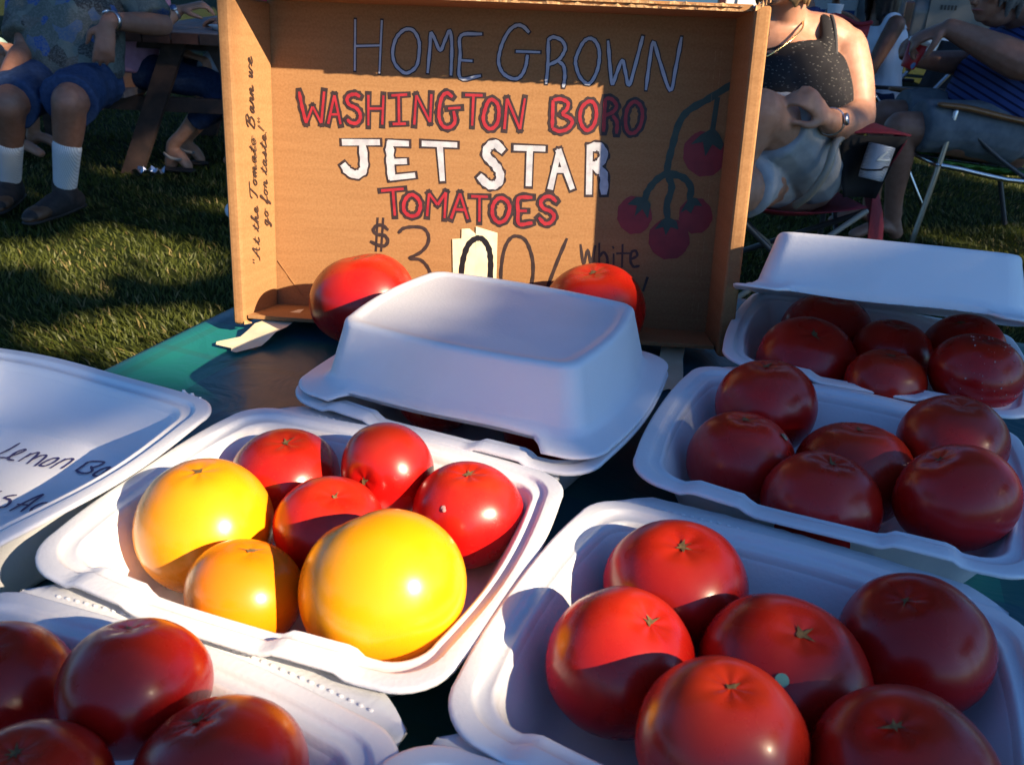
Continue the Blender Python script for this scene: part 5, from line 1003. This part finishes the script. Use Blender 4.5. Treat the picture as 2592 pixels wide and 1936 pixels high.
Geo().tube([(0, 0, 0), (0, 0, .004), (0, 0, .05), (0, 0, .104), (0, 0, .108)], [.034, .039, .0415, .042, .040], n=26, caps=False).build('sleeve', M['mesh'], ko, world=False)
Geo().tube([(.0425*math.sin(a), -.0425*math.cos(a), .034+.010*math.sin(a*1.3)+(.006 if a > .2 else 0)) for a in np.linspace(-1.5, 1.7, 22)], .0028, n=6).build('strap', M['campblack'], ko, world=False)
M['palemark'] = mat('pale_cream_print', (.78, .74, .62), .5)
def onkool(pts): return [(.0428*math.sin(x/.042), -.0428*math.cos(x/.042), z) for x, z in pts]
for s_ in (((-.014, .062), (.004, .090)), ((-.014, .062), (.010, .066), (.026, .070))): Geo().tube(onkool(s_), .0042, n=6, flat=.4).build('emblem', M['palemark'], ko, world=False)
# ------------------------------------------------------------------ man in striped polo on a lawn chair
def stripes():
    m = mat('striped_blue_knit', (.04, .065, .20), .85, spec=.2); t, b = nodes(m); tc = t.nodes.new('ShaderNodeTexCoord'); dt = t.nodes.new('ShaderNodeVectorMath'); dt.operation = 'DOT_PRODUCT'; dt.inputs[1].default_value = (.42, -.12, .90); t.links.new(tc.outputs['Object'], dt.inputs[0])
    mu = t.nodes.new('ShaderNodeMath'); mu.operation = 'MULTIPLY'; mu.inputs[1].default_value = 34; t.links.new(dt.outputs['Value'], mu.inputs[0]); fr = t.nodes.new('ShaderNodeMath'); fr.operation = 'FRACT'; t.links.new(mu.outputs[0], fr.inputs[0]); lt = t.nodes.new('ShaderNodeMath'); lt.operation = 'LESS_THAN'; lt.inputs[1].default_value = .30; t.links.new(fr.outputs[0], lt.inputs[0])
    mx = t.nodes.new('ShaderNodeMix'); mx.data_type = 'RGBA'; t.links.new(lt.outputs[0], mx.inputs['Factor']); mx.inputs['A'].default_value = (.040, .065, .20, 1); mx.inputs['B'].default_value = (.008, .012, .045, 1)
    # zigzag knit band across the chest
    wv = t.nodes.new('ShaderNodeTexBrick'); wv.inputs['Scale'].default_value = 26; wv.inputs['Color1'].default_value = (.09, .12, .31, 1); wv.inputs['Color2'].default_value = (.05, .075, .22, 1); wv.inputs['Mortar'].default_value = (.012, .018, .06, 1); wv.inputs['Mortar Size'].default_value = .06
    mp = t.nodes.new('ShaderNodeMapping'); mp.inputs['Rotation'].default_value = (R(70), 0, R(-25)); t.links.new(tc.outputs['Object'], mp.inputs[0]); t.links.new(mp.outputs[0], wv.inputs['Vector'])
    gt = t.nodes.new('ShaderNodeMath'); gt.operation = 'GREATER_THAN'; gt.inputs[1].default_value = .90; t.links.new(dt.outputs['Value'], gt.inputs[0])
    m2 = t.nodes.new('ShaderNodeMix'); m2.data_type = 'RGBA'; t.links.new(gt.outputs[0], m2.inputs['Factor']); t.links.new(mx.outputs['Result'], m2.inputs['A']); t.links.new(wv.outputs['Color'], m2.inputs['B']); t.links.new(m2.outputs['Result'], b.inputs['Base Color']); return m
M['stripe'] = stripes(); M['navy'] = mat('navy_knit', (.010, .014, .040), .85); M['khaki2'] = mat('grey_khaki', (.12, .14, .16), .9, (.16, .178, .195), 25, bump=.4, bscale=90, spec=.2); M['belt'] = mat('brown_belt', (.05, .03, .022), .5)
st = thing('person', 'man in blue striped polo shirt and grey shorts leaning back with a cup', 'person', (2.25, 4.25, 0))
g = Geo(); lat = (.25, 1, 0)
torso(g, [(2.28, 4.3, .50), (2.27, 4.3, .70), (2.36, 4.3, .90), (2.36, 4.3, 1.02)], [.20, .215, .21, .11], lat, [.85, .95, .70, .7])
arm(g, (2.42, 4.06, .985), (2.115, 3.99, .850), (1.815, 4.09, .968), (.080, .080, .078, .072, .042)); hand(g, (1.805, 4.095, .970), (-.85, .35, -.45), (.25, .3, -1), 1, 1.25, .75)
arm(g, (2.38, 4.52, .97), (2.12, 4.52, .80), (1.83, 4.37, .818), (.070, .066, .060, .056, .038)); hand(g, (1.822, 4.365, .822), (-.8, -.45, .35), (-.1, -.75, .25), -1, 1.22, .85)
leg(g, (2.22, 4.17, .50), (1.70, 4.10, .545), (1.80, 4.18, .12), (.115, .10, .070, .064, .042)); leg(g, (2.22, 4.42, .50), (1.73, 4.38, .565), (1.78, 4.42, .12), (.115, .10, .070, .064, .042)); foot(g, (1.80, 4.18, .11), (1.62, 4.14, .035)); foot(g, (1.78, 4.42, .11), (1.60, 4.40, .035))
P = head(g, (2.025, 4.21, 1.135), (-.85, -.42, -.22), (2.26, 4.29, 1.02), 1.18, .080); g.ball((2.06, 4.215, 1.025), (.07, .065, .05)); g.skin('body', M['skinA'], st, .0075, 5); face_bits(st, P, 1.18); hair_cap(st, P, M['hairgrey'])
g = Geo(.12); torso(g, [(2.28, 4.3, .555), (2.255, 4.3, .68), (2.31, 4.3, .85), (2.36, 4.3, .97), (2.345, 4.3, 1.035)], [.240, .262, .255, .20, .095], lat, [.92, 1.02, .85, .74, .9])
g.tube([(2.42, 4.10, .985), (2.34, 4.05, .955), (2.235, 4.015, .908)], [.105, .112, .114], n=16); g.tube([(2.38, 4.50, .97), (2.25, 4.52, .885)], [.09, .094], n=14); g.skin('polo_shirt', M['stripe'], st, .009, 3, (.004, 24, (.4, .3, .8)))
Geo().tube([(2.246, 4.018, .9125), (2.226, 4.012, .9035)], [.118, .118], n=24, caps=False).build('cuff', M['navy'], st)
Geo().tube([(2.34, 4.40, 1.045), (2.25, 4.37, 1.052), (2.19, 4.29, 1.04), (2.20, 4.21, 1.035), (2.28, 4.17, 1.045), (2.36, 4.19, 1.06)], .020, n=10, flat=.5).build('collar', M['navy'], st)
g = Geo(.12); torso(g, [(2.28, 4.3, .46), (2.275, 4.3, .555)], [.235, .232], lat, .92)
g.tube([(2.24, 4.17, .52), (2.0, 4.13, .555), (1.80, 4.11, .555)], [.135, .125, .118], n=16); g.tube([(2.24, 4.42, .52), (2.0, 4.40, .565), (1.82, 4.39, .575)], [.135, .122, .115], n=16); g.skin('shorts', M['khaki2'], st, .009, 2, (.0045, 30, (.5, .4, .7)))
pts = [(2.275+.225*math.cos(a), 4.3+.255*math.sin(a), .585-.06*math.cos(a)*-.35) for a in np.linspace(2.2, 5.2, 14)]; Geo().tube(pts, .022, n=10, flat=.25, ax=(0, 0, 1)).build('belt', M['belt'], st)
bk = V3(pts[4]); Geo().tube([bk+V3((-.012, -.03, .025)), bk+V3((-.012, .03, .025)), bk+V3((-.012, .03, -.025)), bk+V3((-.012, -.03, -.025)), bk+V3((-.012, -.03, .025))], .005, n=6, smooth_path=False).build('belt_buckle', M['metal'], st)
cu = thing('paper_cup', 'red paper cup with blue spots and white lid held by the man in stripes', 'cup', (1.728, 4.225, .790)); cu.rotation_euler = (R(6), R(12), 0)
def cupmat():
    m = mat('red_cup_print', (.42, .015, .02), .4); t, b = nodes(m); tc = t.nodes.new('ShaderNodeTexCoord'); v = t.nodes.new('ShaderNodeTexVoronoi'); v.inputs['Scale'].default_value = 22; t.links.new(tc.outputs['Object'], v.inputs['Vector']); l = t.nodes.new('ShaderNodeMath'); l.operation = 'LESS_THAN'; l.inputs[1].default_value = .42; t.links.new(v.outputs['Distance'], l.inputs[0]); mx = t.nodes.new('ShaderNodeMix'); mx.data_type = 'RGBA'; t.links.new(l.outputs[0], mx.inputs['Factor']); mx.inputs['A'].default_value = (.42, .015, .02, 1); mx.inputs['B'].default_value = (.10, .22, .46, 1); t.links.new(mx.outputs['Result'], b.inputs['Base Color']); return m
M['cup'] = cupmat(); M['paper'] = mat('white_paper', (.80, .81, .84), .5)
Geo().tube([(0, 0, 0), (0, 0, .003), (0, 0, .11)], [.030, .031, .044], n=24, caps=False, smooth_path=False).build('cup', M['cup'], cu, world=False); Geo().tube([(0, 0, .1085), (0, 0, .114), (0, 0, .122), (0, 0, .125)], [.0485, .0488, .045, .042], n=24, caps=False, smooth_path=False).build('lid', M['paper'], cu, world=False)
# lawn chair
M['armwood'] = mat('varnished_wood', (.22, .085, .025), .35, (.30, .13, .04), 30, coat=.3); M['web'] = mat('green_webbing', (.05, .16, .02), .7, (.08, .22, .03), 200); M['webgrey'] = mat('grey_webbing', (.12, .12, .13), .7)
lc = thing('lawn_chair', 'aluminium lawn chair with varnished wooden arms and green webbing at the right edge', 'chair', (2.2, 4.3, 0))
for y_ in (4.02, 4.60):
    Geo().tube([(1.83, y_, .660), (1.95, y_, .650), (2.18, y_, .610), (2.42, y_, .585)], [.020, .026, .026, .022], n=12, flat=.55, ax=(0, 1, 0)).build('wooden_arm', M['armwood'], lc)
    Geo().tube([(1.90, y_, .635), (1.885, y_, .40), (1.845, y_, .012)], .0125, n=10).build('front_leg', M['metal'], lc)
    Geo().tube([(2.40, y_, .58), (2.47, y_, .30), (2.58, y_, .012)], .0125, n=10).build('rear_leg', M['darkpole'], lc)
    Geo().tube([(1.88, y_, .40), (2.38, y_, .36), (2.52, y_, .70), (2.66, y_, 1.05)], .0125, n=10).build('side_rail', M['metal'], lc)
    Geo().tube([(1.95, y_, .58), (2.15, y_, .44), (2.40, y_, .30)], .010, n=8).build('brace', M['darkpole'], lc)
for x_, z_ in ((1.88, .40), (2.38, .36), (2.66, 1.05)): Geo().tube([(x_, 4.02, z_), (x_, 4.60, z_)], .0125, n=10).build('cross_rail', M['metal'], lc)
for i in range(6): y_ = 4.07+.095*i; sheet('webbing', grid((1.875, y_-.026, .414), (1.875, y_+.026, .414), (2.385, y_+.026, .374), (2.385, y_-.026, .374), 2, 8, .03), M['web'] if i % 2 == 0 else M['webgrey'], lc, .002)
for i in range(5): f_ = i/5; x_ = 1.93+.44*f_; z_ = .412-.035*f_; sheet('webbing', grid((x_-.026, 4.02, z_), (x_+.026, 4.02, z_-.003), (x_+.026, 4.60, z_-.003), (x_-.026, 4.60, z_), 2, 8, .018), M['web'], lc, .002)
for i in range(6): f_ = (i+.3)/6; x_ = 2.40+.26*f_; z_ = .42+.60*f_; sheet('webbing', grid((x_, 4.03, z_), (x_+.02, 4.03, z_+.05), (x_+.02, 4.59, z_+.05), (x_, 4.59, z_), 2, 6, .02, (1, 0, -.3)), M['web'], lc, .002)
# ------------------------------------------------------------------ girl in white and her neighbour
M['whitetop'] = mat('white_cotton', (.70, .73, .80), .9, spec=.2); M['darkblue'] = mat('dark_blue_cotton', (.02, .03, .12), .9)
gi = thing('person', 'dark haired girl in white sleeveless top raising a cup, seated behind', 'person', (1.98, 5.2, 0))
g = Geo(); lat = (.2, 1, 0); torso(g, [(2.0, 5.2, .50), (1.98, 5.2, .68), (1.955, 5.2, .86), (1.93, 5.2, .97)], [.15, .135, .15, .10], lat, .66)
arm(g, (1.955, 5.05, .945), (1.870, 5.02, .745), (1.80, 5.0, .58), (.050, .046, .038, .036, .026)); hand(g, (1.797, 4.998, .575), (-.5, -.1, -.8), (-.4, .2, .2), -1, .95, .5)
arm(g, (1.93, 5.33, .95), (1.88, 5.22, .86), (1.735, 5.13, .955), (.046, .042, .038, .038, .027)); hand(g, (1.728, 5.126, .958), (-.95, -.25, .15), (-.2, .6, .6), 1, 1.0, .8)
for y_ in (5.1, 5.3): leg(g, (2.0, y_, .50), (1.62, y_, .50), (1.66, y_, .12), (.085, .075, .055, .052, .036)); foot(g, (1.66, y_, .11), (1.52, y_, .03))
P = head(g, (1.875, 5.17, 1.165), (-.9, -.25, -.12), (1.92, 5.2, .985), .96, .046); g.skin('body', M['skinC'], gi, .008, 4); face_bits(gi, P, .96); hair_cap(gi, P, M['hairdark'], .26)
g = Geo(.12); torso(g, [(2.0, 5.2, .50), (1.98, 5.2, .68), (1.957, 5.2, .85), (1.945, 5.2, .925)], [.172, .155, .168, .13], lat, .76)
for y_ in (5.085, 5.315): g.tube([(1.90, y_, .90), (1.92, y_, .975), (1.97, y_, .985), (2.01, y_, .92)], [.034, .028, .028, .034], n=10, flat=.6, ax=(0, 1, 0))
g.skin('top', M['whitetop'], gi, .009, 3, (.003, 32, (.3, .4, .8)))
g = Geo(.12)
for y_ in (5.1, 5.3): g.tube([(2.02, y_, .505), (1.80, y_, .505)], [.105, .095], n=14)
g.skin('shorts', M['jeans'], gi, .011, 3)
c2 = thing('paper_cup', 'plain white paper cup in the raised hand of the girl in white', 'cup', (1.632, 5.10, .935)); Geo().tube([(0, 0, 0), (0, 0, .003), (0, 0, .088), (0, 0, .092)], [.028, .029, .042, .044], n=22, caps=False, smooth_path=False).build('cup', M['paper'], c2, world=False)
nb = thing('person', 'person in dark blue sleeveless top beside the girl in white, one forearm raised', 'person', (1.62, 5.75, 0))
g = Geo(); lat = (1, .2, 0); torso(g, [(1.68, 5.85, .50), (1.68, 5.85, .70), (1.66, 5.82, .88), (1.65, 5.82, .98)], [.17, .16, .17, .10], lat, .66)
arm(g, (1.50, 5.75, .95), (1.53, 5.62, .76), (1.68, 5.48, .70)); hand(g, (1.684, 5.475, .70), (.5, -.6, 0), (0, 0, -1), 1, 1, .4); arm(g, (1.83, 5.75, .95), (1.80, 5.60, .80), (1.765, 5.52, 1.02), (.05, .046, .04, .04, .028)); hand(g, (1.764, 5.518, 1.025), (-.1, -.05, .9), (-.9, 0, 0), 1, 1, .6)
for x_ in (1.58, 1.78): leg(g, (x_, 5.80, .50), (x_-.02, 5.38, .50), (x_, 5.42, .12)); foot(g, (x_, 5.42, .11), (x_, 5.25, .03))
P = head(g, (1.65, 5.76, 1.17), (.2, -1, -.05), (1.65, 5.82, .99)); g.skin('body', M['skinC'], nb, .009, 4); face_bits(nb, P); hair_cap(nb, P, M['hairdark'])
g = Geo(.12); torso(g, [(1.68, 5.85, .46), (1.68, 5.85, .70), (1.66, 5.82, .87), (1.65, 5.82, .97)], [.195, .185, .19, .13], lat, .78); g.skin('top', M['darkblue'], nb, .011, 3, (.003, 30, (.3, .4, .8)))
g = Geo(.12)
for x_ in (1.58, 1.78): g.tube([(x_, 5.82, .505), (x_-.01, 5.55, .505)], [.11, .10], n=14)
g.skin('shorts', M['khaki2'], nb, .011, 3); wristwatch(nb, (1.772, 5.535, .975), (-.035, -.08, .22), (0, -1, 0), .031, M['dark'], False, 'bracelet')
def simple_chair(label, x, y, face):
    o = thing('folding_chair', label, 'chair', (x, y, 0), face, 'dark folding chairs behind')
    sheet('seat', [[o.matrix_basis @ V3(p) for p in r_] for r_ in grid((-.23, -.24, .42), (.23, -.24, .42), (.23, .22, .40), (-.23, .22, .40), 6, 6, .03)], M['darkcanvas'], o)
    sheet('backrest', [[o.matrix_basis @ V3(p) for p in r_] for r_ in grid((-.23, .26, .50), (.23, .26, .50), (.23, .36, .86), (-.23, .36, .86), 6, 6, .03, (0, 1, 0))], M['darkcanvas'], o)
    for s_ in (-1, 1):
        Geo().tube([(s_*.24, -.26, .012), (s_*.24, .02, .42), (s_*.24, .38, .90)], .011, n=8).build('frame', M['metal'], o, world=False); Geo().tube([(s_*.25, .26, .012), (s_*.25, -.10, .55), (s_*.25, -.25, .62)], .011, n=8).build('frame', M['metal'], o, world=False); box('armrest', (s_*.25-.02, -.28, .621), (s_*.25+.02, .26, .64), M['dark'], o, False, .004)
    Geo().tube([(-.24, .38, .90), (.24, .38, .90)], .011, n=8).build('frame', M['metal'], o, world=False)
simple_chair('dark folding chair with silver frame under the girl in white', 2.02, 5.2, R(-90)); simple_chair('dark folding chair with silver frame under the person in dark blue', 1.68, 5.85, 0)
# ------------------------------------------------------------------ parked vehicles
M['silver'] = mat('silver_grey_paint', (.12, .13, .14), .4, metal=.2, coat=.4); M['whitepaint'] = mat('white_car_paint', (.78, .79, .80), .3, coat=.6); M['glass'] = mat('dark_glass', (.012, .014, .018), .06, spec=.8); M['rubber'] = mat('tyre_rubber', (.018, .018, .019), .8); M['trim'] = mat('black_trim', (.02, .02, .022), .55); M['taillight'] = mat('shaded_lens', (.035, .006, .007), .2, coat=.5); M['bluestripe'] = mat('blue_stripe', (.05, .12, .34), .4); M['chromebumper'] = mat('pale_bumper', (.72, .75, .80), .3, metal=.2)  # tail light colour darkened to stand for a lens in shade
def car(name, label, cat, loc, rz, body_m, pickup, wid=1.85, ln=5.0):
    o = thing(name, label, cat, loc, rz); hw = wid/2
    # local frame: rear face at y=0 looking towards -y
    prof = [(0, .52), (0, 1.02), (.03, 1.06), (2.0, 1.06), (2.05, 1.08), (2.35, 1.70), (3.35, 1.72), (3.85, 1.14), (4.9, 1.02), (ln, .85), (ln, .48), (4.75, .42), (.25, .42)] if pickup else [(0, .50), (-.02, .95), (.04, 1.12), (.32, 1.66), (.50, 1.74), (2.6, 1.74), (3.3, 1.18), (4.4, 1.05), (ln-.3, .88), (ln-.25, .48), (4.2, .40), (.25, .40)]
    bm = bmesh.new(); rows = []
    for sx, sh in ((-1, 0), (1, 0)):
        rows.append([bm.verts.new((sx*(hw-(.14 if z > 1.2 else 0)), y, z)) for y, z in prof])
    n = len(prof)
    for i in range(n): bm.faces.new([rows[0][i], rows[0][(i+1) % n], rows[1][(i+1) % n], rows[1][i]])
    bm.faces.new(rows[0][::-1]); bm.faces.new(rows[1]); bmesh.ops.recalc_face_normals(bm, faces=bm.faces); bmesh.ops.bevel(bm, geom=bm.edges[:], offset=.045, segments=3, affect='EDGES', profile=.6)
    bm.verts.index_update(); V = [v.co.copy() for v in bm.verts]; F = [[v.index for v in f.verts] for f in bm.faces]; bm.free(); mesh('body', V, F, body_m, o)
    box('rear_bumper', (-hw+.02, -.14, .46), (hw-.02, -.021, .70), M['chromebumper'] if not pickup else body_m, o, False, .03)
    box('tailgate', (-hw+.16, -.030, .74), (hw-.16, -.022, 1.04 if pickup else 1.08), body_m, o, False, .003)
    box('lower_trim', (-hw+.12, -.034, .706), (hw-.12, -.0225, .735), M['trim'], o, False, .003)
    if pickup: box('rear_glass', (-hw+.30, 2.14, 1.22), (hw-.30, 2.16, 1.62), M['glass'], o, False, .002, Matrix.Rotation(R(-26), 3, 'X'))
    else: box('rear_glass', (-hw+.26, .155, 1.17), (hw-.26, .170, 1.62), M['glass'], o, False, .003, Matrix.Rotation(R(-27), 3, 'X'))
    for s_ in (-1, 1):
        box('tail_light', (s_*hw-.075, -.036, .74), (s_*hw+.01, .05, 1.02), M['taillight'], o, False, .012)
        for y_ in (.95, ln-1.05):
            w_ = Geo().tube([(s_*(hw-.20), y_, .34), (s_*(hw+.012), y_, .34)], [.34, .34], n=28, caps=False).build('wheel', M['rubber'], o, world=False); Geo().tube([(s_*(hw+.006), y_, .34), (s_*(hw+.020), y_, .34)], [.21, .19], n=24, caps=False).build('rim', M['metal'], w_, world=False)
        a = 2.42 if pickup else .62; b_ = 3.30 if pickup else 2.55; sheet('side_window', [[o.matrix_basis @ V3(p) for p in r_] for r_ in grid((s_*(hw-.005), a, 1.18), (s_*(hw-.005), b_+.1, 1.18), (s_*(hw-.125), b_-.1, 1.62), (s_*(hw-.125), a+.1, 1.62), 2, 2)], M['glass'], o, .012)
    return o
gv = car('utility_vehicle', 'silver grey utility vehicle parked behind the man in stripes, its tailgate badge in view', 'vehicle', (4.80, 9.6, 0), R(-6), M['silver'], False)
for i in range(5): box('badge_bar', (-.66+.034*i, -.0345, .955), (-.640+.034*i, -.0302, 1.000), M['dark'], gv, False, .001)
box('orange_sticker', (-.56, -.0345, .80), (-.46, -.0302, .85), mat('faded_orange', (.42, .17, .09), .5), gv, False, .001)
wv_ = car('pickup_truck', 'white pickup truck with a blue stripe parked in bright sun far behind the girl', 'truck', (3.35, 12.0, 0), R(4), M['whitepaint'], True)
box('stripe', (-.75, -.0345, .80), (.75, -.0302, .86), M['bluestripe'], wv_, False, .001)
# scraps on the lawn
sc_ = thing('foam_cup', 'small white scrap of foam on the lawn left of the cardboard box', 'cup', (-1.32, 3.96, .045)); sc_.rotation_euler = (R(70), R(20), 0); Geo().tube([(0, 0, -.045), (0, 0, -.042), (0, 0, .045)], [.028, .029, .040], n=20, caps=False, smooth_path=False).build('cup', M['paper'], sc_, world=False)
fo = thing('foil_scrap', 'crumpled shiny foil lying by the foot of the picnic table', 'foil', (-2.03, 4.72, .02)); g = Geo()
V = []; F = []
for j in range(5):
    for i in range(7): V.append(((i-3)*.025, (j-2)*.022, .018+.016*math.sin(i*2.3+j*1.7)+.01*math.cos(j*3.1)))
for j in range(4):
    for i in range(6): F.append([j*7+i, j*7+i+1, j*7+i+8, j*7+i+7])
mesh('foil', V, F, M['metal'], fo, smooth=False)
